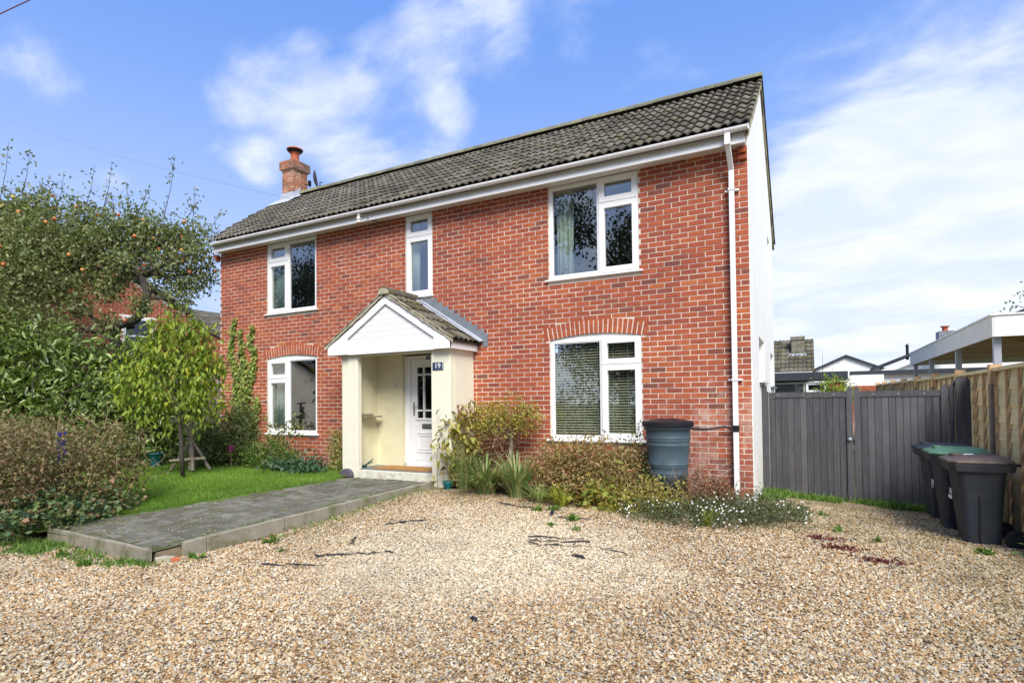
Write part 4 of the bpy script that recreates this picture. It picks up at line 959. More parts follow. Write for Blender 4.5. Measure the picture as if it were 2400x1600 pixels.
# ---- front door
DY = 8.20; du0, du1 = -6.44, -5.45; dz0, dz1 = .50, 2.43
m = MB(); ring(m, du0, du1, dz0, dz1, .06, DY - .03, DY + .05); m.box((du0 - .06, DY - .02, dz0), (du0, DY + .05, dz1)); m.box((-5.45, DY - .02, dz0), (-5.30, DY + .05, dz1)); m.box((du0, DY - .07, .455), (du1, DY + .05, .50))
fr = m.build('door_frame', M_upvc, house, bevel=.004)
l0, l1, b0, b1 = du0 + .065, du1 - .065, dz0 + .065, dz1 - .065
gx0, gx1, gz0, gz1 = l0 + .13, l1 - .13, 1.30, b1 - .13
m = MB(); m.box((l0, DY, b0), (gx0, DY + .045, b1)); m.box((gx1, DY, b0), (l1, DY + .045, b1)); m.box((gx0, DY, gz1), (gx1, DY + .045, b1)); m.box((gx0, DY, b0), (gx1, DY + .045, gz0))
bars = [gz0 + .0, gz0 + .12, gz1 - .14, gz1]
ring(m, gx0 - .02, gx1 + .02, gz0 - .02, gz1 + .02, .035, DY - .018, DY + .01)
for z in (gz0 + .135, gz1 - .16): m.box((gx0, DY - .012, z), (gx1, DY + .03, z + .03))
for x in (gx0 + .14, gx1 - .17): m.box((x, DY - .012, gz0), (x + .03, DY + .03, gz1))
ring(m, gx0 - .01, gx1 + .01, b0 + .14, 1.06, .02, DY - .012, DY + .002); ring(m, gx0 + .03, gx1 - .03, b0 + .19, 1.01, .015, DY - .012, DY + .002)
door = m.build('door', M_upvc, house, bevel=.003)
MB().box((gx0, DY + .018, gz0), (gx1, DY + .024, gz1)).build('pane', M_glassd, door)
m = MB(); m.box((l0 + .05, DY - .012, 1.36), (l0 + .085, DY, 1.60)); m.tube([(l0 + .067, DY - .01, 1.52), (l0 + .067, DY - .05, 1.52), (l0 + .17, DY - .055, 1.52)], .009, 8); m.build('handle', M_chrome, door)
m = MB(); m.box((gx0 + .12, DY - .014, 1.13), (gx1 - .12, DY, 1.21)); lp = m.build('letter_plate', M_metal, door); MB().box((gx0 + .135, DY - .018, 1.145), (gx1 - .135, DY - .014, 1.195)).build('flap', M_chrome, lp)
m = MB(); m.box((-6.645, VF - .045, 1.88), (-6.615, VF - .02, 1.96)); tag(m.build('door_bell', M_offwhite, bevel=.004), 'small white door bell on the yellow porch wall', 'doorbell')
m = MB(); m.box((-6.72, 7.56, .456), (-5.55, 8.02, .474)); tag(m.build('door_mat', M_coir), 'brown coir mat lying before the white front door', 'door mat')
# shelf on the left inner wall
m = MB(); m.box((-7.083, 7.60, 1.335), (-6.90, 8.02, 1.36)); m.box((-7.083, 7.56, 1.365), (-7.0, 7.9, 1.40)); tag(m.build('wooden_shelf', M_wood), 'weathered dark wooden shelf on the inner left wall of the porch', 'shelf')
m = MB(); m.tube([(-7.03, 7.6, .46), (-6.86, 7.72, .56)], .012, 6); m.tube([(-7.04, 7.66, .46), (-6.92, 7.80, .60)], .01, 6); m.box((-7.08, 7.56, .456), (-6.96, 7.68, .50)); tag(m.build('boot_scraper', pmat('dark_green', (.01, .06, .045), .4)), 'dark green boot scraper in the left corner of the porch floor', 'boot scraper')
# number plaque
pl = root('house_number_sign', (-5.23, PF, 2.16), 'blue slate house number plaque reading 19 on the right porch pillar', 'sign')
MB().box((-5.335, PF - .012, 2.10), (-5.125, PF - .001, 2.225)).build('plaque', M_numblue, pl, bevel=.003)
MB().box((-5.140, PF - .014, 2.103), (-5.126, PF - .0125, 2.222)).build('plaque_edge', M_leadlt, pl)
textmesh('number', '19', .115, M_white, pl, (-.002, -.0150, .004), (rad(90), 0, 0), 'CENTER')
m = MB(); m.box((-5.435, PF - .055, 2.275), (-5.375, PF + .0, 2.335)); m.lathe((-5.405, PF - .055, 2.305), [(.018, -.01), (.018, .01)], 10); tag(m.build('security_camera', M_black, bevel=.006), 'small black camera box at the top inner edge of the right porch pillar', 'camera')
m = MB(); m.prism([(-7.27 + .13 - .13 * math.cos(t), .33 + .13 * math.sin(t)) for t in [math.pi * j / 10 for j in range(11)]], PF - .09, PF - .005); tag(m.build('drain_cover', pmat('purple_grey', (.10, .085, .11), .8, var=.2)), 'rounded grey drain cover at the foot of the left porch pillar', 'drain cover')

# curtains and blinds
def curtain(u0, u1, z0, z1, y, mat, label):
    n = 26; V = []; F = []
    for i in range(n + 1):
        t = i / n; u = u0 + (u1 - u0) * t; yy = y + .03 * math.sin(t * 21) + .012 * math.sin(t * 47)
        V += [(u, yy, z0), (u, yy, z1)]
    for i in range(n): F.append((2 * i, 2 * i + 2, 2 * i + 3, 2 * i + 1))
    o = link('curtain', mkmesh('curtain', V, F, mat, None, True)); md = o.modifiers.new('thick', 'SOLIDIFY'); md.thickness = .004; tag(o, label, 'curtain')
curtain(-3.54, -3.28, 3.5, 4.94, VF + .22, M_curtain, 'pale curtain bunched at the left of the upper window above the blinds')
curtain(-10.05, -9.78, 3.5, 4.94, VF + .2, M_curtb, 'pale blue curtain in the narrow left light of the upper left window')
curtain(-10.05, -9.74, 1.02, 2.6, VF + .2, M_curtb, 'pale blue curtain in the narrow left light of the arched window by the ivy')
curtain(-6.40, -6.26, 3.5, 4.94, VF + .18, M_curtain, 'narrow pale curtain in the slim window above the porch')
for (a, b, lab) in ((-3.56, -2.79, 'wooden slatted blind behind the wide left pane of the arched front window'), (-2.73, -2.19, 'wooden slatted blind behind the narrow right casement of the arched front window')):
    bl = root('window_blind', (a, VF + .14, 1.05), lab, 'blind')
    z = 1.06
    q = MB().box((a, -.019, 0), (b, .019, .003)); q.V = [Matrix.Rotation(rad(38), 3, 'X') @ v for v in q.V]; q.V = [v - Vector((a, 0, 0)) for v in q.V]; me = mkmesh('slat', q.V, q.F, M_blind)
    while z < 2.60: o = link('slat', me, bl); o.location = (0, 0, z - 1.05); z += .041
    m = MB()
    for t in (.2, .62, .9): m.box((a + (b - a) * t, VF + .118, 1.05), (a + (b - a) * t + .006, VF + .120, 2.6))
    m.build('ladder_tape', M_curtain, bl)
m = MB(); m.lathe((0, 0, 0), [(.001, 0), (.028, 0), (.028, .002), (.001, .002)], 14); m.V = [Matrix.Rotation(rad(90), 3, 'X') @ v + Vector((-3.50, VF + .050, 2.45)) for v in m.V]; m.box((-3.525, VF + .049, 2.34), (-3.485, VF + .050, 2.41)); tag(m.build('window_sticker', M_bluepale), 'small pale sticker in the top left corner of the arched front window', 'sticker')
# satellite dish and aerial on the ridge
sd = root('satellite_dish', (-11.7, 10.8, 7.2), 'dark satellite dish seen edge on beside the chimney', 'satellite dish')
m = MB(); m.lathe((0, 0, 0), [(.0, 0), (.10, .012), (.20, .05), (.24, .08)], 20); mt = Matrix.Translation((-11.58, 10.78, 7.56)) @ Matrix.Rotation(rad(38), 4, 'Z') @ Matrix.Rotation(rad(80), 4, 'Y'); m.V = [mt @ v for v in m.V]; m.build('dish', M_dish, sd, smooth=True)
m = MB(); m.tube([(-11.82, 10.7, 7.45), (-11.70, 10.75, 7.42), (-11.62, 10.78, 7.22), (-11.5, 10.8, 7.22)], .012, 6); m.box((-11.72, 10.72, 7.40), (-11.66, 10.78, 7.54)); m.build('bracket', M_metal, sd)
m = MB(); m.tube([(-11.15, 10.6, 7.18), (-11.15, 10.6, 7.36), (-11.05, 10.58, 7.31)], .014, 6); tag(m.build('cable_clip', M_metal), 'small dark bracket standing on the roof ridge near the chimney', 'bracket')
# telephone line
def catenary(a, b, sag, n=16): a = Vector(a); b = Vector(b); return [a.lerp(b, i / n) - Vector((0, 0, sag * 4 * (i / n) * (1 - i / n))) for i in range(n + 1)]
tl_ = root('telephone_line', (-7.02, 8.1, 4.95), 'thin grey telephone line running from the eaves up past the chimney', 'cable')
MB().tube(catenary((-7.13, 7.62, 4.99), (-55, 15.4, 25.5), .9, 40), .003, 5).build('wire', M_cable, tl_)
m = MB(); m.tube([(-7.02, 8.10, 4.93), (-7.13, 7.62, 4.99)], .009, 6); m.build('hook', M_cable, tl_)
m = MB(); m.lathe((-7.13, 7.68, 4.83), [(0, 0), (.035, .01), (.03, .05), (.045, .07), (.02, .12), (.035, .14), (0, .17)], 10); m.build('insulator', M_upvcd, tl_)
tag(MB().tube(catenary((-17.5, 4.3, 8.8), (-12.4, 6.9, 11.4), .0, 6), .012, 5).build('overhead_cable', M_cabler), 'dark red overhead cable crossing the top left corner of the sky', 'cable')

# ================================================================ WATER BUTT
bx_, by_, bz_ = -1.69, 7.66, .17
wb = root('water_butt', (bx_, by_, bz_), 'round blue-green water butt with a black lid beside the downpipe', 'water butt')
MB().lathe((bx_, by_, bz_), [(.24, 0), (.25, .24), (0, .25)], 20).build('stand', M_black, wb)
rib = lambda z, r_: [(r_, z - .012), (r_ + .005, z - .004), (r_ + .005, z + .004), (r_, z + .012)]
pf = [(0, .25), (.235, .25)]
for z in (.40, .43, .52, .545, .80, .86, .89): pf += rib(z + .02, .235 + (.295 - .235) * (z + .02 - .25) / .82)
pf += [(.292, 1.02), (.312, 1.03), (.314, 1.09), (.295, 1.095)]
MB().lathe((bx_, by_, bz_), pf, 40).build('barrel', M_butt, wb, smooth=True)
MB().lathe((bx_, by_, bz_), [(.31, 1.06), (.335, 1.065), (.338, 1.115), (.32, 1.13), (.26, 1.142), (.12, 1.165), (.115, 1.155), (.06, 1.155), (0, 1.156)], 40).build('lid', M_black, wb)
MB().tube([(bx_ + .30, by_ + .05, bz_ + 1.03), (bx_ + .42, 7.80, 1.19), (bx_ + .52, 7.88, 1.19), (bx_ + .66, 7.97, 1.22), (-.93, 8.03, 1.20)], .014, 8).build('hose', M_black, wb)

# ================================================================ GATE
GY = 9.70; gt = root('driveway_gate', (.0, GY, .06), 'pair of tall charcoal painted boarded gates across the side of the house', 'gate')
def planks(par, x0, x1, z0, z1, n, ztop=None):
    w_ = (x1 - x0) / n
    for i in range(n):
        a, b = x0 + i * w_ + .0008, x0 + (i + 1) * w_ - .0008; zt = ztop(i / n) if ztop else z1; g = .006
        m = MB(); m.prism([(a, GY + .02), (a, GY + g), (a + g, GY + R.uniform(-.001, .001)), (b - g, GY), (b, GY + g), (b, GY + .02)], z0 + R.uniform(-.006, .006), zt, 'z', R.random()); m.build('plank', M_gate, par)
MB().box((UR + .018, GY - .04, 0), (-.60, GY + .06, 1.80), .3).build('gate_post', M_gate, gt)
for x0, x1, nm in ((-.572, .548, 13), (.566, 1.672, 13)):
    planks(gt, x0 + .0, x1 - .0, .085, 1.60, nm); MB().box((x0 + .004, GY + .0205, .09), (x1 - .004, GY + .0218, 1.60)).build('backing', M_gate, gt)
    m = MB(); m.box((x0, GY - .012, 1.602), (x1, GY + .045, 1.685), .4); m.build('top_rail', M_gate, gt)
    m = MB(); m.box((x0, GY + .023, .30), (x1, GY + .06, .42)); m.box((x0, GY + .022, .85), (x1, GY + .06, .97)); m.box((x0, GY + .022, 1.45), (x1, GY + .06, 1.60)); m.build('brace', M_gate, gt)
for x0, x1 in ((-.612, -.575), (.470, .548), (.566, .640), (1.60, 1.675)):
    MB().prism([(x0, .08), (x1, .08), (x1, 1.70), ((x0 + x1) / 2, 1.765 if x0 > 0 else 1.70), (x0, 1.70)], GY - .022, GY - .002, t=.6).build('stile', M_gate, gt)
MB().prism([(1.69, 0), (1.745, 0), (1.745, 1.80), (1.69, 1.73)], GY - .03, GY + .05, t=.3).build('gate_post', M_gate, gt)
m = MB(); m.prism([(1.752, 0), (1.915, 0), (1.915, 1.80), (1.88, 1.845), (1.79, 1.845), (1.752, 1.80)], GY - .07, GY + .07, t=.25); m.build('gate_post', M_gate, gt)
MB().box((1.7465, GY - .05, 0), (1.7505, GY + .0, 1.72)).build('fillet', M_fencecap, gt)
m = MB(); m.lathe((0, 0, 0), [(0, .03), (.02, .028), (.028, .012), (.012, .0), (.012, -.02)], 14); mt = Matrix.Translation((.505, GY - .03, .98)) @ Matrix.Rotation(rad(90), 4, 'X'); m.V = [mt @ v for v in m.V]; m.build('knob', M_steel, gt, smooth=True)
m = MB()
for x in [-.45, -.1, .3, .8, 1.1, 1.4]: m.box((x, GY - .0155, 1.635), (x + .014, GY - .012, 1.649))
m.build('screws', M_leadlt, gt)

# ================================================================ TIMBER FENCE on the right
FX = 1.95; fe = root('lap_panel_fence', (FX, 14, .05), 'pale new softwood lap panel fence running back past the wheeled bins', 'fence')
posts = [6.82, 8.64, 10.42, 12.24, 14.1, 16.0, 17.9, 19.9, 21.8]
for i, y in enumerate(posts):
    top = 1.93 + .012 * max(0, y - 9)
    MB().box((FX - .055, y - .05, -.1), (FX + .055, y + .05, top - .20), R.random()).build('post', M_fencep, fe)
    MB().box((FX - .058, y - .052, top - .198), (FX + .058, y + .052, top + .03), R.random()).build('post_top', M_fencecap, fe)
    if i == len(posts) - 1: break
    a, b = y + .055, posts[i + 1] - .055; n = 9; hgt = (top - .06 - .08) / n
    for k in range(n):
        z = .08 + k * hgt; t = R.random(); V = []; sg = 10
        zz = [R.uniform(-.006, .006) for _ in range(sg + 1)]
        for j in range(sg + 1):
            yy = a + (b - a) * j / sg; V += [(FX + .012, yy, z + zz[j] * (0 if k == 0 else 1)), (FX + .026, yy, z + hgt + .02), (FX + .004, yy, z + zz[j])]
        F = [(3 * j + 2, 3 * j + 5, 3 * j + 4, 3 * j + 1) for j in range(sg)] + [(3 * j, 3 * j + 3, 3 * j + 5, 3 * j + 2) for j in range(sg)]
        MB().add(V, F, t).build('slat', M_fence, fe)
    for k in range(5):
        yy = a + (b - a) * k / 4; w_ = .038
        MB().box((FX - .022, max(a, yy - w_ / 2), .06), (FX + .003, min(b, yy + w_ / 2), top - .05), R.random()).build('batten', M_fencecap, fe)
    MB().box((FX - .035, a, top - .052), (FX + .045, b, top - .012), R.random()).build('cap_rail', M_fence, fe)

# ================================================================ WHEELED BINS
def bin_(y0, lid, label, sc=1., x0=1.29, ptag=None):
    z0 = .065; x1 = x0 + .47 * sc; w_ = .49 * sc; y1 = y0 + w_; H = .80 * sc
    b = root('wheelie_bin', ((x0 + x1) / 2, (y0 + y1) / 2, z0), label, 'bin', 'wheeled bins by the fence')
    def rr(a0, b0, a1, b1, c, z): return [(a0 + c, b0, z), (a1 - c, b0, z), (a1, b0 + c, z), (a1, b1 - c, z), (a1 - c, b1, z), (a0 + c, b1, z), (a0, b1 - c, z), (a0, b0 + c, z)]
    L_ = [rr(x0 + .10, y0 + .055, x1 - .08, y1 - .055, .03, z0), rr(x0 + .055, y0 + .03, x1 - .05, y1 - .03, .05, z0 + H * .55), rr(x0 + .02, y0 + .005, x1 - .02, y1 - .005, .05, z0 + H)]
    V = [p for l in L_ for p in l]; F = [(i * 8 + j, i * 8 + (j + 1) % 8, i * 8 + 8 + (j + 1) % 8, i * 8 + 8 + j) for i in range(2) for j in range(8)] + [tuple(range(7, -1, -1))]
    m = MB().add(V, F); bo = m.build('body', M_bin, b, bevel=.02)
    m = MB()
    for t_ in (.34, .66): 
        xx = x0 + .10 + (x1 - x0 - .18) * t_; m.add([(xx, y0 + .050, z0 + .02), (xx + .02, y0 + .050, z0 + .02), (xx + .02, y0 + .024, z0 + .50), (xx, y0 + .024, z0 + .50)], [(0, 1, 2, 3)]) if t_ < .5 else None
    m.add([(x0 + .055, y0 + .13, z0 + .15), (x0 + .055, y0 + .15, z0 + .15), (x0 + .004, y0 + .13, z0 + .78), (x0 + .004, y0 + .11, z0 + .78)], [(0, 1, 2, 3)]); m.build('ridge', M_black, b)
    m = MB(); l0_ = rr(x0 - .03, y0 - .028, x1 + .03, y1 + .028, .05, z0 + H - .05); l1_ = rr(x0 - .045, y0 - .04, x1 + .045, y1 + .04, .055, z0 + H + .03); l2 = rr(x0 + .03, y0 + .03, x1 - .03, y1 - .03, .05, z0 + H + .03)
    V = l0_ + l1_ + l2; m.add(V, [(i * 8 + j, i * 8 + (j + 1) % 8, i * 8 + 8 + (j + 1) % 8, i * 8 + 8 + j) for i in range(2) for j in range(8)]); m.build('rim', M_bin, b, bevel=.008)
    m = MB(); l0_ = rr(x0 - .055, y0 - .05, x1 + .03, y1 + .05, .07, z0 + H + .032); l05 = rr(x0 - .05, y0 - .045, x1 + .03, y1 + .045, .07, z0 + H + .058); l1_ = rr(x0 + .05, y0 + .05, x1 - .02, y1 - .05, .07, z0 + H + .10); V = l0_ + l05 + l1_
    m.add(V, [(i * 8 + j, i * 8 + (j + 1) % 8, i * 8 + 8 + (j + 1) % 8, i * 8 + 8 + j) for i in range(2) for j in range(8)] + [tuple(range(16, 24)), tuple(range(7, -1, -1))])
    ld = m.build('lid', lid, b, bevel=.012)
    MB().box((x0 + .02, y0 + w_ * .32, z0 + H + .075), (x0 + .10, y0 + w_ * .68, z0 + H + .115)).build('lid_grip', lid, ld, bevel=.008)
    MB().tube([(x1 + .06, y0 + .03, z0 + H + .02), (x1 + .06, y1 - .03, z0 + H + .02)], .016, 10).build('handle', M_black, b)
    for yy in (y0 - .005, y1 - .045):
        m = MB(); m.lathe((0, 0, 0), [(.055, -.022), (.095, -.022), (.10, -.016), (.10, .016), (.095, .022), (.055, .022)], 24); mt = Matrix.Translation((x1 + .02, yy + (-.01 if yy < y0 else .02), z0 + .085)) @ Matrix.Rotation(rad(90), 4, 'X'); m.V = [mt @ v for v in m.V]; wh = m.build('wheel', M_black, b)
        m = MB(); m.lathe((0, 0, 0), [(0, .012), (.055, .012), (.055, -.012), (0, -.012)], 16)
        for k in range(8): a = k * math.pi / 4; m.beam((0, 0, .016), (.05 * math.cos(a), .05 * math.sin(a), .016), .008, .008)
        m.V = [mt @ v for v in m.V]; m.build('rim', M_bin, wh)
    return b
b1 = bin_(7.28, M_lidb, 'nearest dark grey wheeled bin with a faded brown lid', 1.0)
b2 = bin_(7.93, M_lidg, 'middle dark grey wheeled bin with a green lid', 1.04, 1.24)
b3 = bin_(8.60, M_bin, 'farthest wheeled bin with a dark grey lid, mostly hidden behind the green lid', 1.04, 1.22)
def bintext(b, txt, y, z, s_, x, label):
    textmesh('bin_number', txt, s_, M_paper, b, Vector((x, y, z)) - org(b), (rad(90), 0, rad(-90)))
bintext(b1, '19', 7.60, .56, .13, 1.303, '')
bintext(b2, '19', 8.28, .56, .15, 1.252, '')
for k, z in enumerate((.50,)): MB().box((1.300, 7.46, z), (1.304, 7.62, z + .03)).build('sticker', M_paper, b1)
m = MB(); m.add([(1.40, 7.42, .972), (1.49, 7.42, .977), (1.50, 7.52, .977), (1.43, 7.55, .974)], [(0, 1, 2, 3)]); m.build('worn_patch', M_paper, b1)

# ================================================================ CARPORT and bungalows behind
cp = root('carport', (3.7, 13.5, 0), 'white edged flat roof carport on grey steel posts behind the timber fence', 'carport')
MB().box((2.22, 9.90, 2.40), (2.25, 17.1, 2.69)).build('fascia', M_offwhite, cp); MB().box((2.251, 9.90, 2.40), (5.6, 9.93, 2.69)).build('fascia', M_white, cp); MB().box((2.251, 17.07, 2.40), (5.6, 17.1, 2.69)).build('fascia', M_offwhite, cp)
MB().box((5.57, 9.931, 2.40), (5.6, 17.069, 2.69)).build('fascia', M_offwhite, cp)
MB().box((2.20, 9.88, 2.69), (5.62, 17.12, 2.71)).build('roof', M_white, cp)
y = 9.94
while y < 17.0: MB().box((2.26, y, 2.52), (5.56, y + .135, 2.54), R.random()).build('roof_board', M_deck, cp); y += .14
m = MB(); m.beam((2.3, 10.6, 2.49), (5.4, 16.0, 2.49), .05, .08); m.build('brace', M_deck, cp)
for y in (10.05, 12.35, 14.8, 16.85):
    for x in (2.30, 5.45): m = MB(); m.box((x - .04, y - .04, -.1), (x + .04, y + .04, 2.515)); m.build('post', M_steel, cp)
bg_ = root('bungalow', (-.5, 26, 0), 'tiled bungalow with a stubby chimney beyond the gates', 'house')
MB().box((-3.2, 24.3, 0), (.10, 28, 2.66)).build('wall', M_white, bg_)
m = MB(); m.prism([(23.9, 2.62), (26.2, 4.05), (28.4, 2.62), (28.4, 2.56), (23.9, 2.56)], -3.4, .16, 'x'); r1 = m.build('roof', M_tile, bg_)
tileroof(r1, (-3.4, 23.88, 2.63), (1, 0, 0), (0, 2.3, 1.43), 12, 8, .297, .335, M_tilemoss, 96, bond=0)
m = MB(); m.box((-.60, 25.22, 3.2), (-.20, 25.6, 4.10)); brickbox(m, -.62, -.18, 25.2, 25.62, 3.3, 4.0, lambda: R.uniform(0, 1)); brickbox(m, -.66, -.14, 25.16, 25.66, 3.98, 4.13, lambda: R.uniform(0, .5)); m.build('chimney', M_kerb, r1)
MB().box((-.72, 25.0, 3.30), (-.10, 25.2, 3.42)).build('flashing', M_leadlt, r1)
MB().box((-3.4, 23.84, 2.56), (.10, 23.9, 2.64)).build('gutter', M_white, bg_)
gx = root('flat_roof_extension', (-.4, 23, 0), 'low extension with a dark flat roof edge and small white window behind the gates', 'outbuilding')
MB().box((-2.6, 22.5, 0), (1.05, 23.8, 2.2)).build('wall', M_render, gx); MB().box((-2.8, 22.3, 2.27), (1.15, 23.85, 2.55)).build('roof', M_darkroof, gx); m = MB(); brickbox(m, .55, 1.06, 22.45, 22.49, 1.0, 2.26, lambda: R.uniform(.2, .9)); m.build('brick_pier', M_brick, gx, 'stuff')
m = MB(); ring(m, -.12, .50, 1.85, 2.18, .07, 22.42, 22.49); wn = m.build('window', M_upvc, gx); MB().box((-.05, 22.46, 1.92), (.43, 22.47, 2.11)).build('pane', M_glassd, wn)
MB().box((-1.6, 22.45, 1.5), (-.2, 22.48, 2.15)).build('glass_door', M_glassd, gx)
g2 = root('gabled_bungalow', (1.3, 26, 0), 'white rendered bungalow with a low black edged gable facing the drive', 'house')
m = MB(); m.prism([(.15, 0), (2.55, 0), (2.55, 2.72), (1.28, 3.26), (.15, 2.80)], 26.0, 32); m.build('wall', M_white, g2)
m = MB(); m.prism([(-.05, 2.74), (1.28, 3.36), (2.75, 2.70), (2.75, 2.62), (1.28, 3.27), (-.05, 2.66)], 25.9, 32); m.build('roof', M_darkroof, g2)
g3 = root('long_bungalow', (5, 24, 0), 'long white bungalow with dark trim, rising white verge and a brick chimney beyond the carport', 'house')
MB().box((1.55, 24.9, 0), (7.5, 25.2, 2.6)).build('wall', M_white, g3); MB().box((1.35, 24.7, 2.50), (7.6, 25.3, 2.64)).build('trim', M_darkroof, g3)
MB().box((1.36, 24.6, 1.95), (2.4, 24.68, 2.49)).build('wall_panel', M_white, g3)
m = MB(); brickbox(m, 1.38, 3.2, 24.4, 24.58, .3, 2.16, lambda: R.uniform(.2, .9)); m.build('brick_pier', M_brick, g3, 'stuff')
m = MB(); m.prism([(2.3, 2.66), (8.5, 2.66), (8.5, 5.2)], 26.0, 30); m.build('gable', M_white, g3); m = MB(); m.prism([(2.1, 2.78), (8.6, 5.50), (8.6, 5.38), (2.1, 2.68)], 25.85, 30); m.build('roof', M_darkroof, g3)
m = MB(); m.prism([(2.2, 2.60), (8.6, 5.28), (8.6, 5.10), (2.2, 2.42)], 25.8, 25.84); m.build('verge', M_white, g3)
MB().box((4.10, 24.9, 3.2), (4.56, 25.5, 3.98)).build('chimney', M_lead, g3); MB().lathe((4.33, 25.2, 3.98), [(.09, 0), (.09, .15), (.14, .17), (.14, .2)], 12).build('chimney_pot', M_terra, g3); MB().lathe((3.36, 26.5, 3.1), [(.05, 0), (.05, .5), (.07, .52), (.02, .62)], 10).build('flue', M_metal, g3)

# ================================================================ LEFT NEIGHBOURS
nb_ = root('neighbour_house', (-22, 6, .3), 'red brick neighbouring house half hidden behind the apple tree', 'house')
NX = -19.0
m = MB(); poly = [(-2, 0), (12.0, 0), (12.0, 4.75), (8.9, 6.25), (7.3, 7.0), (-2, 2.6)]; m.prism(poly, NX - 6, NX, 'x'); nw = m.build('wall', M_mortar, nb_)
m = MB(); z = .3; k = 0
while z < 7.7:
    y = 3.0 - (.1125 if k % 2 else 0)
    while y < 12.0:
        top = interp(y + .1, [-2, 7.3, 12.0], [2.6, 7.0, 4.75]); a, b = y, min(y + BL, 11.99)
        if z + BH < top - .03 and b - a > .04 and not (9.95 < (a + b) / 2 < 10.9 and 3.2 < z < 4.45) : m.add([(NX + .008, a, z), (NX + .008, b, z), (NX + .008, b, z + BH), (NX + .008, a, z + BH)], [(0, 1, 2, 3)], min(.99, max(.1, R.gauss(.72, .15))))
        y += BL + J
    z += BH + J; k += 1
m.build('brickwork', M_brick, nw, 'stuff')
m = MB(); m.prism([(12.2, 4.72), (7.3, 7.08), (-2, 2.7), (-2, 2.85), (7.3, 7.24), (12.2, 4.86)], NX - 6.2, NX + .15, 'x'); m.build('roof', M_tile, nb_)
f = MB(); a, b, c, d = 9.97, 10.88, 3.25, 4.42
f.box((NX + .0, a, c), (NX + .05, a + .07, d)); f.box((NX, b - .07, c), (NX + .05, b, d)); f.box((NX, a + .07, c), (NX + .05, b - .07, c + .07)); f.box((NX, a + .07, d - .07), (NX + .05, b - .07, d)); f.box((NX, a + .07, 3.8), (NX + .05, b - .07, 3.86))
wn = f.build('window', M_upvc, nb_); MB().box((NX + .012, a + .07, c + .07), (NX + .02, b - .07, d - .07)).build('pane', M_glassd, wn); MB().box((NX, a - .1, c - .06), (NX + .10, b + .1, c)).build('sill', M_upvc, wn)
n2h = root('neighbour_extension', (-21, 15, .3), 'lower brick gable with a grey tiled roof between the apple tree and the house corner', 'outbuilding')
m = MB(); GV = 13.6; m.prism([(-24.4, 0), (-18.4, 0), (-18.4, 3.75), (-21.9, 5.28), (-24.4, 4.2)], GV, 20); ew = m.build('wall', M_mortar, n2h)
m = MB(); z = 2.0; k = 0
while z < 5.2:
    x = -24 - (.1125 if k % 2 else 0)
    while x < -18.42:
        top = interp(x + .1, [-24.4, -21.9, -18.4], [4.2, 5.28, 3.75])
        if z + BH < top - .04: m.add([(x, GV - .008, z), (x + BL, GV - .008, z), (x + BL, GV - .008, z + BH), (x, GV - .008, z + BH)], [(0, 1, 2, 3)], min(.99, max(.1, R.gauss(.6, .15))))
        x += BL + J
    z += BH + J; k += 1
m.build('brickwork', M_brick, ew, 'stuff')
m = MB(); m.prism([(-21.9, 5.38), (-18.1, 3.72), (-18.1, 3.60), (-21.9, 5.26), (-24.6, 4.05), (-24.6, 4.2)], GV - .15, 20); er = m.build('roof', M_tile, n2h)
tileroof(er, (-18.05, GV - .15, 3.73), (0, 1, 0), (-3.85, 0, 1.68), 21, 13, .305, .322, M_tile, 0)
MB().box((-21.98, GV - .16, 5.34), (-21.80, 20, 5.47)).build('ridge', M_ridge, er)
lf = root('board_fence', (-13.5, 9.3, .3), 'weathered brown close board fence beside the far corner of the house', 'fence')
x = -11.75
k = 0
while x > -15.2: MB().box((x - .115, 9.3 + .01 * (k % 2), .3), (x, 9.315 + .01 * (k % 2), 2.42 + R.uniform(-.01, .01)), R.random()).build('plank', M_lfence, lf); x -= .118; k += 1
MB().box((-15.3, 9.34, 2.1), (-11.7, 9.38, 2.2)).build('rail', M_lfence, lf)

# ================================================================ VEGETATION, left
APPLE = [(-17.37, 6.58, 5.86, .9), (-16.15, 6.77, 5.52, .85), (-16.55, 6.36, 4.66, .95), (-15.75, 6.78, 4.65, .62), (-15.79, 7.42, 5.31, .75), (-16.32, 7.57, 6.3, .5), (-15.65, 7.93, 5.96, .65), (-15.19, 8.39, 6.1, .6), (-15.29, 8.14, 5.35, .58),
    (-14.71, 8.65, 5.85, .6), (-14.33, 8.65, 5.0, .58), (-13.95, 9.08, 5.0, .5), (-14.16, 9.16, 6.0, .45), (-15.12, 7.57, 4.45, .3), (-13.96, 8.64, 4.2, .33), (-15.3, 7.0, 4.0, .3), (-15.91, 6.27, 3.5, .55), (-15.2, 6.65, 3.3, .38), (-18.21, 6.14, 5.7, 1.1), (-17.13, 6.91, 6.6, .5), (-13.6, 8.9, 5.55, .35), (-14.85, 7.55, 4.5, .28), (-14.2, 7.85, 4.0, .24), (-14.9, 7.5, 3.6, .26), (-14.6, 7.6, 5.0, .3)]
at_ = root('apple_tree', (-15.0, 7.9, .3), 'large old apple tree with red apples and a crooked dark trunk', 'tree')
m = MB(); m.tube([(-15.0, 7.9, .2), (-15.02, 7.9, 2.0), (-15.0, 7.9, 2.7), (-15.2, 7.77, 3.3), (-15.1, 7.8, 3.58), (-14.7, 8.0, 3.72), (-14.5, 8.12, 4.0), (-14.45, 8.15, 4.45), (-14.6, 8.06, 4.80)], [.14, .12, .12, .12, .11, .11, .10, .10, .09], 9)
m.tube([(-14.6, 8.06, 4.80), (-14.87, 7.92, 4.95), (-15.28, 7.7, 5.02), (-15.9, 7.3, 4.95)], [.06, .05, .045, .03], 7)
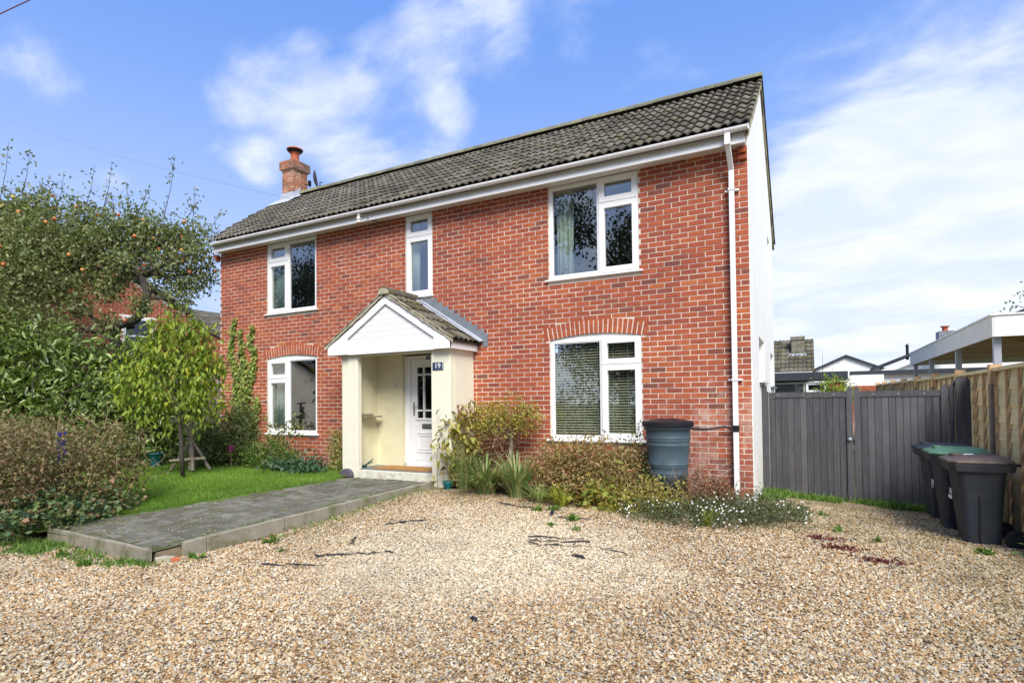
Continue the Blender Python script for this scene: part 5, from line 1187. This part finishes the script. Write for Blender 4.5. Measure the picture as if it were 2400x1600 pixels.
hubs = [Vector((-14.6, 8.06, 4.80)), Vector((-15.28, 7.7, 5.02)), Vector((-14.5, 8.12, 4.3)), Vector((-15.2, 7.77, 3.4)), Vector((-14.87, 7.92, 4.95)), Vector((-15.9, 7.3, 4.95))]
for b in APPLE:
    c = Vector(b[:3]); h = min(hubs, key=lambda q: (q - c).length); p = branch(m, h, c, .055, .02)
    for k in range(5): branch(m, p[R.choice([2, 3, 4])], c + Vector(rdirs(1)[0]) * b[3] * .85, .016, .005, n=4)
m.build('trunk', M_bark, at_, smooth=True)
foliage('crown', APPLE, 34000, .102, .5, L_apple, at_, inner=.25, droop=.3)
SH = [((-14.64, 8.67, 6.5), (-14.38, 8.78, 8.0)), ((-15.83, 7.81, 6.5), (-15.6, 7.91, 7.75)), ((-16.22, 7.61, 6.6), (-15.99, 7.71, 7.75)), ((-16.66, 7.16, 6.4), (-16.45, 7.25, 7.5)), ((-17.62, 6.41, 6.7), (-17.42, 6.5, 8.15)), ((-17.16, 6.66, 6.8), (-16.95, 6.74, 7.9)),
      ((-14.21, 9.13, 6.3), (-14.14, 9.14, 7.3)), ((-13.92, 9.29, 6.0), (-13.5, 9.46, 6.7)), ((-15.28, 8.34, 6.5), (-15.02, 8.46, 7.2)), ((-17.15, 7.0, 6.6), (-17.05, 7.05, 7.34)), ((-15.36, 8.17, 6.5), (-15.4, 8.14, 7.3)), ((-14.0, 9.1, 5.6), (-13.3, 9.3, 6.1)), ((-13.9, 9.0, 5.1), (-13.2, 9.2, 5.2)), ((-14.5, 8.9, 6.2), (-14.0, 9.2, 6.95)), ((-15.7, 8.0, 6.4), (-15.8, 8.0, 7.1)), ((-16.9, 7.0, 6.8), (-16.6, 7.1, 7.2))]
m = MB(); P = []
for a, b in SH:
    a, b = Vector(a), Vector(b); m.tube([a, a.lerp(b, .5) + Vector((.03, .02, 0)), b], [.012, .008, .004], 4)
    for k in range(26): t = R.random() ** .8; p = a.lerp(b, t); P.append(tuple(p + Vector((R.gauss(0, .07), R.gauss(0, .07), R.gauss(0, .05)))))
m.build('shoots', M_bark, at_, 'stuff'); P = np.array(P); k = len(P); leaves('shoot_leaves', P, rdirs(k) + np.array([0, 0, .2]), rdirs(k), .11 * (.7 + .5 * RN.random(k)), np.full(k, .05), L_apple, at_, 'diamond', 0)
P, d = ell_points(APPLE, 110, .9)
ap = MB().lathe((0, 0, 0), [(0, -.042), (.027, -.037), (.044, -.006), (.044, .015), (.030, .040), (.010, .037), (0, .030)], 10); mes = []
for t in (.1, .4, .7, .95): mes.append(mkmesh('apple', ap.V, ap.F, M_apple, [t] * len(ap.F), True))
for k in range(110): o = link('apple', mes[k % 4], at_); o.location = Vector(P[k]) - org(at_)

LAUREL = [(-15.77, 5.91, 2.62, .75), (-15.18, 6.22, 2.62, .75), (-14.59, 6.53, 2.52, .72), (-14.0, 6.84, 2.45, .68), (-13.72, 7.22, 2.35, .6), (-15.45, 5.88, 1.82, .8), (-14.79, 6.22, 1.81, .8), (-13.9, 6.47, 1.7, .75), (-13.25, 6.81, 1.6, .7), (-12.77, 7.07, 1.32, .6),
    (-13.18, 7.29, 2.07, .6), (-12.49, 7.45, 1.13, .5), (-13.02, 6.95, .86, .5), (-13.2, 6.62, 1.15, .55), (-12.62, 7.16, .86, .42), (-16.1, 5.9, 3.2, .4), (-12.38, 7.96, 1.11, .45), (-13.24, 7.7, 2.67, .5), (-16.6, 5.6, 2.6, .9), (-16.6, 5.5, 1.6, .9), (-15.2, 6.0, .9, .7), (-14.2, 6.3, .8, .7)]
la = root('laurel_hedge', (-14.4, 6.6, .3), 'tall glossy green laurel hedge across the back of the lawn', 'hedge')
foliage('foliage', LAUREL, 16000, .155, .36, L_laurel, la, inner=.45, droop=.25, parts=300, shape='oval', zmin=.35)
twigs(LAUREL, 160, .8, .014, M_bark, la, 'stems')

sp = root('ornamental_cherry_sapling', (-9.9, 6.2, .35), 'slim young tree with yellow-green leaves standing alone on the lawn', 'tree')
SAP = [(-9.95, 6.15, 2.35, .48), (-10.45, 5.9, 2.25, .45), (-9.62, 6.33, 2.1, .40), (-9.9, 6.2, 2.85, .35), (-10.2, 6.05, 1.75, .42), (-9.65, 6.3, 1.6, .3), (-9.6, 6.35, 2.4, .28), (-10.75, 5.75, 2.0, .28), (-9.6, 6.35, 1.85, .25), (-9.6, 6.35, 2.75, .25), (-10.35, 5.95, 2.75, .25), (-10.55, 5.85, 1.6, .22), (-10.95, 5.65, 2.25, .2), (-9.3, 6.5, 2.25, .16), (-9.35, 6.48, 1.6, .15), (-10.1, 6.1, 3.12, .18), (-9.7, 6.3, 3.0, .16), (-10.85, 5.7, 1.7, .15)]
m = MB(); m.tube([(-9.9, 6.2, .33), (-9.92, 6.19, .8), (-9.95, 6.18, 1.3), (-9.96, 6.17, 1.8), (-9.95, 6.15, 2.5)], [.038, .033, .030, .024, .012], 8)
for b in SAP:
    h = Vector((-9.95, 6.17, max(1.25, b[2] - .45))); p = branch(m, h, b[:3], .014, .006, n=5)
    for k in range(6): branch(m, p[R.choice([2, 3, 4])], Vector(b[:3]) + Vector(rdirs(1)[0]) * b[3], .006, .003, n=3)
m.build('trunk', M_bark, sp, smooth=True)
foliage('leaves', SAP, 3300, .105, .42, L_sap, sp, inner=.1, droop=1.3, parts=300, shape='oval')

HED = []
for x in (-8.75, -9.6, -10.5, -11.4):
    for y in (2.75, 3.45, 4.2): HED.append((x + R.uniform(-.1, .1), y + R.uniform(-.08, .08), 1.02 + R.uniform(-.05, .05), .55, .52, .40)); HED.append((x, y, .60, .55, .52, .50))
HED += [(-8.5, 4.5, .75, .38, .35, .5), (-8.45, 3.3, .85, .35, .5, .45), (-8.4, 3.9, .6, .35, .5, .4)]
he = root('clipped_hedge', (-10, 3.5, .1), 'brownish half bare clipped hedge at the left edge of the path', 'hedge')
foliage('foliage', HED, 38000, .048, .6, L_hedge, he, inner=.45, droop=.2)
twigs(HED, 420, .30, .004, M_twig, he, 'bare_stems', .9)
iv = root('ground_ivy', (-8.3, 3.4, .1), 'dark ivy and brambles spilling from the foot of the brown hedge', 'ivy')
IV = [(-8.35, 2.9, .28, .45, .4, .25), (-8.2, 3.5, .30, .38, .4, .25), (-8.2, 4.1, .30, .3, .4, .22), (-8.9, 2.6, .3, .5, .3, .3), (-8.05, 3.75, .2, .25, .3, .15)]
foliage('foliage', IV, 3600, .058, .85, L_ivyd, iv, inner=.4, droop=.3, shape='lobed', zmin=.06); twigs(IV, 50, .32, .005, M_twig, iv, 'runners', .3)
tag(MB().box((-8.90, 3.86, .1), (-8.82, 3.94, 1.24)).build('blue_post', M_blue), 'blue painted post standing inside the brown hedge', 'post')
# rustic branch bird table, feeder, bucket
bt = root('rustic_bird_stand', (-10.72, 6.85, .33), 'rustic bird feeder stand made from stripped branches behind the young tree', 'bird feeder')
def bar(par, a, b, r1, r2, mat, nm): MB().tube([a, (Vector(a) + Vector(b)) / 2 + Vector((R.uniform(-.02, .02), R.uniform(-.02, .02), 0)), b], [r1, (r1 + r2) / 2, r2], 8).build(nm, mat, par)
c0 = Vector((-10.68, 6.85, .95))
bar(bt, (-10.68, 6.85, .34), c0, .055, .045, M_driftwood, 'trunk')
for e in ((-11.0, 6.65, .34), (-10.42, 6.72, .34), (-10.35, 7.02, .34), (-10.95, 7.15, .34)): bar(bt, e, c0 + Vector((0, 0, -.02)), .030, .026, M_driftwood, 'leg')
bar(bt, c0, (-10.80, 6.78, 1.32), .03, .022, M_driftwood, 'arm'); bar(bt, c0, (-10.62, 6.88, 1.62), .034, .024, M_driftwood, 'arm')
bar(bt, (-10.98, 6.62, .52), (-10.32, 6.90, .57), .026, .026, M_cutwood, 'brace'); bar(bt, (-11.0, 6.66, 1.28), (-10.72, 6.78, 1.30), .03, .026, M_cutwood, 'perch'); bar(bt, (-10.85, 6.76, 1.61), (-10.35, 6.98, 1.62), .020, .018, M_cutwood, 'perch')
fd = root('seed_feeder', (-10.5, 6.92, 1.25), 'clear tube seed feeder with pale blue ends hanging from the rustic stand', 'bird feeder')
MB().lathe((-10.5, 6.92, 1.27), [(.03, 0), (.03, .24)], 12).build('tube', M_glassd, fd); MB().lathe((-10.5, 6.92, 1.25), [(0, 0), (.05, .0), (.05, .02), (0, .02)], 12).build('base', M_bluepale, fd); MB().lathe((-10.5, 6.92, 1.51), [(0, 0), (.05, .0), (.03, .03), (0, .03)], 12).build('cap', M_bluepale, fd); MB().tube([(-10.5, 6.92, 1.54), (-10.5, 6.92, 1.62)], .004, 4).build('hook', M_metal, fd)
m = MB().lathe((-12.05, 6.98, .34), [(.10, 0), (.13, .24), (.145, .25), (.145, .265), (.12, .265), (.09, .02), (0, .02)], 20); tag(m.build('bucket', M_teal, smooth=True), 'small teal plastic bucket at the foot of the laurel hedge', 'bucket')

# bushes under and beside the left window
def bush(name, blobs, n, L, asp, mat, label, cat, tw=60, twl=.3, **k):
    r_ = root(name, (blobs[0][0], blobs[0][1], .1), label, cat); foliage('foliage', blobs, n, L, asp, mat, r_, **k)
    if tw: twigs(blobs, tw, twl, .004, M_twig, r_, 'stems')
    return r_
bush('spreading_shrub', [(-11.3, 7.65, .85, .55, .4, .5), (-10.75, 7.6, 1.0, .5, .4, .45), (-10.3, 7.6, .8, .38, .35, .5), (-11.0, 7.4, .65, .6, .35, .35), (-10.5, 7.8, 1.35, .3, .25, .22)], 8500, .055, .55, L_bush, 'large dark leafed shrub at the foot of the wall below the climbing ivy', 'shrub', 120, .45, inner=.4, zmin=.36)
rs = root('rose_bush', (-9.3, 7.75, .37), 'leggy rose with reaching stems in front of the arched left window', 'shrub')
m = MB(); P = []
for e in ((-9.65, 7.7, 1.35), (-9.25, 7.72, 1.05), (-8.75, 7.7, 1.42), (-8.6, 7.72, 1.25), (-9.0, 7.7, 1.25), (-9.9, 7.7, 1.15), (-9.35, 7.68, 1.2)):
    p = branch(m, (-9.2 + R.uniform(-.1, .1), 7.8, .37), e, .010, .004, .15, 4)
    for k in range(30): t = R.uniform(1.6, 4); i = min(3, int(t)); P.append(tuple(p[i].lerp(p[i + 1], t - i) + Vector((R.gauss(0, .05), R.gauss(0, .04), R.gauss(0, .05)))))
m.build('stems', M_twig, rs); P = np.array(P); k = len(P); leaves('rose_leaves', P, rdirs(k) - np.array([0, 0, .4]), rdirs(k) + np.array([0, -.5, .8]), .06 * (.7 + .6 * RN.random(k)), np.full(k, .038), L_bush, rs, 'oval', 0)
P2 = P[RN.choice(k, 120)] + RN.normal(size=(120, 3)) * .03; leaves('young_leaves', P2, rdirs(120), rdirs(120), np.full(120, .05), np.full(120, .03), L_priv, rs, 'oval', 0)
bush('perennial_clump', [(-9.7, 7.55, .55, .35, .25, .25), (-9.25, 7.6, .62, .35, .25, .3), (-8.85, 7.65, .5, .3, .2, .2)], 2600, .06, .35, L_weed, 'feathery green perennials under the arched left window', 'plant', 50, .3, inner=.2, droop=-.2, zmin=.36)
bush('low_leafy_plants', [(-8.5, 7.5, .43, .3, .18, .12), (-8.1, 7.5, .45, .28, .18, .14), (-8.9, 7.45, .42, .3, .15, .12)], 900, .085, .55, leafmat('bluish_leaf', (.03, .07, .035), (.07, .14, .08), (.13, .20, .10)), 'low bluish green leafy plants along the lawn edge by the porch', 'plant', 0, inner=.2, zmin=.37)
bush('variegated_shrub', [(-7.72, 7.78, .62, .20, .14, .22), (-7.70, 7.78, .90, .19, .13, .2), (-7.72, 7.78, .42, .2, .14, .1)], 1500, .045, .5, L_priv, 'narrow yellow variegated shrub against the left side of the porch', 'shrub', 10, inner=.5, droop=.6)
pk = root('pink_flower', (-10.1, 7.3, .37), 'small magenta flower head beside the dark shrub', 'flower'); MB().tube([(-10.1, 7.3, .37), (-10.12, 7.3, .72)], .005, 5).build('stem', M_twig, pk)
P = np.array([(-10.12, 7.3, .74)] * 40) + RN.normal(size=(40, 3)) * .035; leaves('petals', P, rdirs(40), rdirs(40), np.full(40, .035), np.full(40, .02), M_pink, pk, 'diamond', 0)
# ivy on the wall
ivw = root('climbing_ivy', (-10.9, VF, .4), 'three ragged strands of ivy climbing the brickwork left of the windows', 'ivy')
ST = [[(-10.95, .5), (-11.0, 1.2), (-11.05, 1.8), (-11.02, 2.3), (-11.25, 2.75), (-11.15, 3.1), (-11.12, 3.45)], [(-10.95, .9), (-10.85, 1.7), (-10.75, 2.2), (-10.85, 2.65), (-10.88, 3.0), (-10.90, 3.2)], [(-10.8, 1.3), (-10.65, 1.9), (-10.52, 2.3), (-10.45, 2.75), (-10.60, 2.9), (-10.50, 3.25)], [(-10.5, .9), (-10.42, 1.4), (-10.35, 1.75)], [(-10.75, .8), (-10.7, 1.2), (-10.65, 1.5)]]
P = []; m = MB()
for si, s_ in enumerate(ST):
    pts = [Vector((x, VF - .02, z)) for x, z in s_]; m.tube(pts, .007, 4)
    for a, b in zip(pts, pts[1:]):
        nn = int((b - a).length * 300)
        for k in range(nn):
            t = R.random(); p = a.lerp(b, t); wd_ = .060 if p.z < 2.6 else .038; P.append((p.x + R.gauss(0, wd_), VF - .015 - abs(R.gauss(0, .028)), p.z + R.gauss(0, .04)))
m.build('stems', M_bark, ivw); P = np.array(P); k = len(P)
leaves('leaf_cover', P, rdirs(k) * .6 + np.array([0, -.25, -.7]), rdirs(k) * .35 + np.array([0, -1, .35]), .062 * (.6 + .7 * RN.random(k)), .055 * (.6 + .6 * RN.random(k)), L_ivy, ivw, 'lobed', 0)

# ================================================================ VEGETATION, bed right of the porch
m = MB().lathe((-4.98, 7.30, .17), [(.05, 0), (.06, .13), (.085, .17), (.085, .20), (.07, .2)], 16); tag(m.build('plant_pot', M_teal, smooth=True), 'little teal pot at the foot of the right porch pillar', 'plant pot')
yl = root('hydrangea', (-4.95, 7.6, .17), 'leaning plant with lime and bronze leaves against the right porch wall', 'plant')
m = MB(); YB = []
for e, rr_ in (((-5.0, 7.45, 1.15), .16), ((-4.85, 7.6, 1.28), .16), ((-5.05, 7.35, .78), .13), ((-4.75, 7.6, .95), .15), ((-4.95, 7.35, .50), .12)):
    branch(m, (-4.75, 7.65, .17), e, .010, .005, .1, 4); YB.append((*e, rr_))
m.build('stems', M_twig, yl); foliage('leaves', YB, 420, .10, .5, L_maho, yl, inner=.1, droop=.7, shape='oval')
db = root('dead_hydrangea_head', (-4.95, 7.65, 1.3), 'hanging brown withered leaves against the cream porch wall', 'plant')
m = MB(); m.tube([(-4.65, 7.9, 1.0), (-4.75, 7.75, 1.45), (-4.95, 7.62, 1.55), (-5.08, 7.55, 1.50)], .005, 4); m.build('stem', M_twig, db)
P = np.array([(-4.93, 7.63, 1.46)] * 46) + RN.normal(size=(46, 3)) * np.array([.09, .05, .055]); leaves('withered_leaf', P, rdirs(46) * .35 + np.array([0, 0, -1.]), rdirs(46) + np.array([0, -1, 0]), .085 * (.6 + .6 * RN.random(46)), np.full(46, .034), L_dead, db, 'oval', 0, None)
st_ = root('standard_shrub', (-4.2, 7.75, .17), 'clipped yellowing shrub on a bare stem between the porch and the arched window', 'shrub')
SB = [(-4.45, 7.72, 1.38, .34, .26, .22), (-4.05, 7.72, 1.42, .34, .26, .22), (-3.80, 7.75, 1.32, .22, .2, .18), (-4.2, 7.7, 1.22, .45, .28, .15), (-4.6, 7.75, 1.2, .2, .2, .2)]
foliage('crown', SB, 3800, .042, .6, L_maho, st_, inner=.45, droop=.2)
m = MB(); m.tube([(-4.10, 7.75, .15), (-4.12, 7.75, .7), (-4.08, 7.75, 1.25)], [.035, .03, .025], 8)
for b in SB: branch(m, (-4.1, 7.75, 1.0), b[:3], .012, .005)
m.build('stem', M_driftwood, st_); twigs([(-4.3, 7.7, .95, .4, .25, .2)], 70, .35, .004, M_twig, st_, 'dry_twigs', .8)
def tuft(c, n, h, sp, label, mat=L_blade, wd=.022, lean=.55, nm='strap_leaf_clump'):
    r_ = root(nm, c, label, 'plant'); blades('blade', c, int(n * 1.8), h, sp * 1.3, mat, r_, wd * .58, lean)['kind'] = 'stuff'; return r_
tuft((-4.75, 7.45, .17), 130, .95, .3, 'tall blue-green strap leaf clump nearest the porch pillar')
tuft((-4.3, 7.3, .16), 150, .72, .34, 'wide arching strap leaf clump with brown dead blades below the clipped shrub', wd=.024, lean=.85)
tuft((-3.75, 7.25, .16), 120, .78, .3, 'upright strap leaf clump left of the pinkish round bush')
tuft((-2.95, 7.0, .13), 60, .42, .2, 'small yellow-green strap leaf clump in front of the pinkish bush', L_bladey, .02, .7)
tuft((-3.3, 7.05, .13), 60, .45, .22, 'grey-green strap leaf tuft at the left foot of the pinkish bush', L_blade, .018, .8)
tuft((-1.05, 6.72, .10), 46, .30, .16, 'bright yellow-green grass tuft among the white daisies', L_bladey, .012, .45, 'grass_tuft')
tuft((-2.15, 6.95, .12), 26, .30, .2, 'sparse yellow blades in front of the lobed leaf plant', L_bladey, .016, .9)
m = MB()
for k in range(70): a = R.uniform(2.6, 6.4); p = Vector((-4.2 + R.uniform(-.35, .35), 7.2 + R.uniform(-.1, .1), .17)); m.tube([p, p + Vector((math.cos(a) * .15, math.sin(a) * .15, .05)), p + Vector((math.cos(a) * .34, math.sin(a) * .26, -.02))], [.005, .006, .002], 3, R.random(), False)
tag(m.build('dead_blades', M_twig, None), 'mat of dead straw coloured blades lying at the edge of the gravel', 'dead leaves', kind='stuff')
bush('spirea_bush', [(-3.2, 7.45, .62, .36, .32, .36), (-2.75, 7.45, .72, .42, .34, .34), (-2.35, 7.5, .62, .34, .32, .36), (-2.8, 7.3, .42, .5, .3, .25)], 11000, .045, .55, L_spir, 'rounded bush of pink and bronze leaves under the arched window with blinds', 'shrub', 50, .3, inner=.45, droop=.1, zmin=.17)
bush('tangled_shrub', [(-2.15, 7.72, .78, .25, .2, .35), (-2.1, 7.7, .45, .25, .2, .25)], 1500, .045, .5, L_bush, 'tangled thin shrub squeezed between the bronze bush and the water butt', 'shrub', 40, .35, inner=.3)
bush('lobed_leaf_plant', [(-2.4, 7.1, .38, .22, .18, .22), (-2.15, 7.1, .28, .2, .16, .15), (-2.5, 6.95, .22, .16, .12, .1)], 260, .085, .9, L_maple, 'plant with large lobed yellow and orange leaves', 'plant', 12, .3, inner=.2, shape='lobed', parts=60, droop=.3)
bush('sprawling_shrub', [(-2.0, 7.05, .30, .38, .25, .2), (-1.6, 7.15, .34, .3, .22, .24), (-1.85, 7.2, .52, .14, .1, .12)], 2300, .042, .5, L_maho, 'sprawling yellow and rust coloured shrub in front of the water butt', 'shrub', 60, .35, inner=.25, zmin=.12)
bush('rusty_shrub', [(-1.25, 7.5, .42, .26, .2, .28), (-.98, 7.6, .32, .25, .2, .22)], 2600, .034, .55, L_red, 'rust red small leafed shrub between the water butt and the downpipe', 'shrub', 50, .3, inner=.3, zmin=.14)
DS = [(-1.75, 6.85, .18, .36, .28, .18), (-1.3, 6.75, .18, .4, .30, .2), (-.85, 6.9, .20, .4, .34, .2), (-.45, 7.3, .18, .36, .42, .2), (-.25, 7.75, .15, .25, .35, .16), (-1.1, 7.2, .24, .5, .3, .2), (-.62, 7.75, .2, .2, .3, .2)]
dz = root('daisy_mound', (-1.0, 7.0, .1), 'sprawling mound of tiny white daisies round the corner of the house', 'flowers')
foliage('foliage', DS, 17000, .033, .4, L_daisy, dz, inner=.4, droop=-.1, zmin=.07)
P, d = ell_points(DS, 900, .98); P = P[(d[:, 2] > -.1) & (d[:, 1] < .5)]; P = P[np.sin(P[:, 0] * 6.1 + 1) + np.sin(P[:, 1] * 7.3 + P[:, 0] * 3) > -.1][:230]; P[:, 2] = np.maximum(P[:, 2], .12) + .015; k = len(P)
fl = [np.stack([np.cos(t + np.zeros(k)) + 0, np.sin(t + np.zeros(k)) * .6 - .1, np.sin(t + np.zeros(k)) * .8], 1) for t in (0, 1.05, 2.09, 3.14, 4.19, 5.24)]
Pn = np.repeat(P, 6, 0); Dn = np.stack(fl, 1).reshape(-1, 3); leaves('petals', Pn, Dn, np.tile(np.array([0., -1., .8]), (len(Pn), 1)), np.full(len(Pn), .0112), np.full(len(Pn), .0095), M_petal, dz, 'diamond', 0)

# ================================================================ bits lying on the gravel
def strip(pts, wd, label):
    m = MB(); V = []; n = len(pts); o = []
    for i, (x, y) in enumerate(pts):
        z = gz(x, y) + .013 + R.uniform(0, .012); d = Vector((pts[min(i + 1, n - 1)][0] - pts[max(i - 1, 0)][0], pts[min(i + 1, n - 1)][1] - pts[max(i - 1, 0)][1], 0)).normalized(); s_ = Vector((-d.y, d.x, 0)) * wd * R.uniform(.1, .75)
        V += [Vector((x, y, z)) - s_, Vector((x, y, z + R.uniform(0, .015))) + s_]
    m.add(V, [(2 * i, 2 * i + 1, 2 * i + 3, 2 * i + 2) for i in range(n - 1)]); o = m.build('membrane_strip', M_fabric); md = o.modifiers.new('t', 'SOLIDIFY'); md.thickness = .002
    tag(o, label, 'weed membrane', 'torn scraps of weed membrane')
def wav(a, b, n=9, w_=.02): return [(a[0] + (b[0] - a[0]) * i / n + R.uniform(-w_, w_), a[1] + (b[1] - a[1]) * i / n + R.uniform(-w_, w_)) for i in range(n + 1)]
strip(wav((-4.62, 5.42), (-4.25, 5.72)), .018, 'torn black membrane strip alone on the gravel near the kerb')
strip(wav((-4.75, 3.75), (-4.15, 4.0)), .010, 'long thin black membrane strip close to the lower path corner')
strip(wav((-4.52, 4.18), (-3.85, 4.62), 12), .016, 'broken line of black membrane scraps left of the pale patch')
strip(wav((-4.62, 4.9), (-4.5, 4.72), 4), .03, 'short black membrane scrap nearest the long kerb')
strip(wav((-3.75, 6.72), (-3.05, 6.62)), .016, 'black membrane edge showing below the strap leaf clumps')
strip([(-2.92, 6.62), (-2.90, 6.55), (-2.86, 6.47), (-2.85, 6.40)], .035, 'crumpled upright flap of black membrane by the small weeds')
strip(wav((-2.75, 6.38), (-2.35, 6.42)), .014, 'black membrane edge to the right of the crumpled flap')
strip(wav((-2.75, 5.55), (-2.15, 5.72)), .009, 'uppermost of the fine black membrane lines on the pale gravel')
strip(wav((-2.70, 5.45), (-2.05, 5.62)), .009, 'second of the fine black membrane lines on the pale gravel')
strip(wav((-2.65, 5.36), (-2.1, 5.46)), .009, 'third of the fine black membrane lines on the pale gravel')
strip(wav((-2.1, 5.20), (-1.95, 5.16), 4), .03, 'stubby black membrane scrap below the fine lines')
strip(wav((-1.9, 5.47), (-1.6, 5.42), 5), .014, 'short black membrane strip right of the fine lines')
strip(wav((-2.18, 3.48), (-2.11, 3.45), 3), .025, 'small black membrane scrap alone in the near middle of the drive')
def weed(c, n, h, label, mat=L_weed):
    c = (c[0], c[1], gz(c[0], c[1]) + .01); r_ = root('weed', c, label, 'weed', 'weeds growing through the gravel'); P = np.array([c] * n) + RN.normal(size=(n, 3)) * np.array([h * .25, h * .25, 0])
    leaves('leaf_cluster', P, rdirs(n) + np.array([0, 0, .5]), rdirs(n) + np.array([0, 0, 1.]), h * (.5 + .6 * RN.random(n)), np.full(n, h * .22), mat, r_, 'oval', 0)
weed((-5.58, 3.62), 20, .12, 'star shaped green weed beside the gap in the kerb'); weed((-5.40, 4.42), 18, .13, 'star shaped green weed against the long kerb'); weed((-5.0, 4.2), 20, .06, 'low green weed between the kerb and the thin membrane strip')
weed((-3.12, 6.62), 40, .09, 'bushy green weed by the black membrane edge'); weed((-2.95, 6.72), 50, .09, 'broad green weed above the crumpled membrane flap'); weed((-2.55, 6.35), 50, .10, 'green and yellow weed beyond the crumpled flap'); weed((-2.7, 6.05), 26, .06, 'small yellowish weed on the pale gravel'); weed((-2.35, 6.0), 24, .07, 'thin yellowish weed right of the small one')
weed((.25, 7.25), 26, .09, 'green weed in the gravel midway to the bins'); weed((.6, 7.0), 22, .07, 'green weed nearest the red sedum'); weed((-.2, 7.9), 26, .07, 'small weed at the edge of the daisies'); weed((.1, 8.1), 30, .07, 'green weed in front of the gate'); weed((1.45, 6.9), 60, .08, 'weed patch in front of the nearest bin'); weed((1.85, 6.3), 60, .09, 'weed patch at the right edge below the bins'); weed((-7.0, 3.08), 60, .08, 'green weeds along the front kerb')
weed((-6.35, 2.98), 70, .08, 'green weeds at the front corner of the kerb')
def sedum(c, n, s_, label):
    r_ = root('sedum', (c[0], c[1], gz(*c)), label, 'sedum', 'dark red sedum patches'); P = np.array([(c[0], c[1], gz(*c) + .012)] * n) + RN.normal(size=(n, 3)) * np.array([s_, s_ * .45, .005])
    leaves('rosettes', P, rdirs(n) + np.array([0, 0, .8]), rdirs(n), np.full(n, .03), np.full(n, .02), L_sedum, r_, 'diamond', 0)
sedum((.06, 6.78), 130, .10, 'left dark red sedum patch'); sedum((.22, 6.50), 170, .11, 'middle dark red sedum patch'); sedum((.53, 6.22), 150, .12, 'right dark red sedum patch on the gravel nearest the camera')
fb = root('foliage_by_fence', (1.85, 6.9, .05), 'green leafy plant low against the fence behind the bin wheel', 'plant'); foliage('leaves', [(1.88, 6.75, .12, .07, .16, .10)], 260, .07, .6, L_laurel, fb, inner=.1)
# tree beyond the carport
rt_ = root('distant_tree', (6.6, 22.5, 0), 'sparse tree whose branch tips show above the carport roof', 'tree')
m = MB(); m.tube([(6.9, 22.4, 0), (6.8, 22.4, 2.5), (6.6, 22.6, 4.2)], [.16, .13, .07], 7)
RB = [(6.2, 22.8, 4.62, .22), (5.7, 22.8, 4.45, .18), (6.0, 22.8, 4.85, .16), (5.45, 22.9, 4.2, .14), (6.5, 22.6, 4.5, .25), (6.9, 22.5, 4.9, .4)]
for b in RB: branch(m, (6.6, 22.6, 4.0), b[:3], .03, .008)
m.build('trunk', M_bark, rt_); foliage('crown', RB, 420, .10, .55, L_bush, rt_, inner=.1)
bs = root('shrub_behind_gate', (.55, 18, 0), 'yellow-green shrub rising behind the middle of the gates', 'shrub'); foliage('foliage', [(.55, 18, 1.9, .35, .3, .35), (.85, 18, 1.75, .35, .3, .3), (.25, 18, 1.7, .3, .3, .25)], 900, .09, .5, L_sap, bs, inner=.3)
twigs([(.55, 18, 1.0, .4, .3, .9)], 30, .8, .01, M_bark, bs, 'stems', 1.5)
# trees across the road behind the camera: seen in the window panes
TR = [(-34, -13, 12.5, 'broad dark tree across the road, reflected in the far left panes'), (-27, -11, 14.5, 'tall dark pine across the road, reflected in the left windows'), (-21, -14, 9, 'dark tree across the road, reflected in the slim middle window'), (-14.5, -11, 8.6, 'round dark tree across the road, reflected in the wide right pane'), (-8.5, -12, 13.0, 'tall dark tree across the road, reflected in the upper right casement'), (-4, -13, 9, 'dark tree across the road behind the drive'), (2, -15, 11, 'spreading dark tree far behind the drive')]
for x, y, h, lab in TR:
    t_ = root('roadside_tree', (x, y, -.1), lab, 'tree', 'trees across the road'); m = MB(); m.tube([(x, y, -.1), (x + .2, y, h * .3), (x, y + .1, h * .8)], [.30, .24, .08], 8); BL_ = []
    for k in range(16):
        a = R.uniform(0, 6.28); zz = h * R.uniform(.22, .9); r_ = 3.0 * math.sin(math.pi * min(1, .25 + .75 * (1 - zz / h))) * R.uniform(.3, 1); q = (x + math.cos(a) * r_, y + math.sin(a) * r_, zz, R.uniform(1.0, 1.7)); BL_.append(q); branch(m, (x, y, zz * .75), q[:3], .09, .03)
    m.build('trunk', M_bark, t_); foliage('crown', BL_, 15000, .20, .6, L_pine, t_, inner=.3)
rh = root('roadside_hedge', (-12, -9, 0), 'long dark hedge across the road, reflected low in the panes', 'hedge'); foliage('foliage', [(x, -9.5, 1.0, 1.6, .8, 1.6) for x in range(-36, 4, 2)], 14000, .2, .6, L_pine, rh, inner=.6)
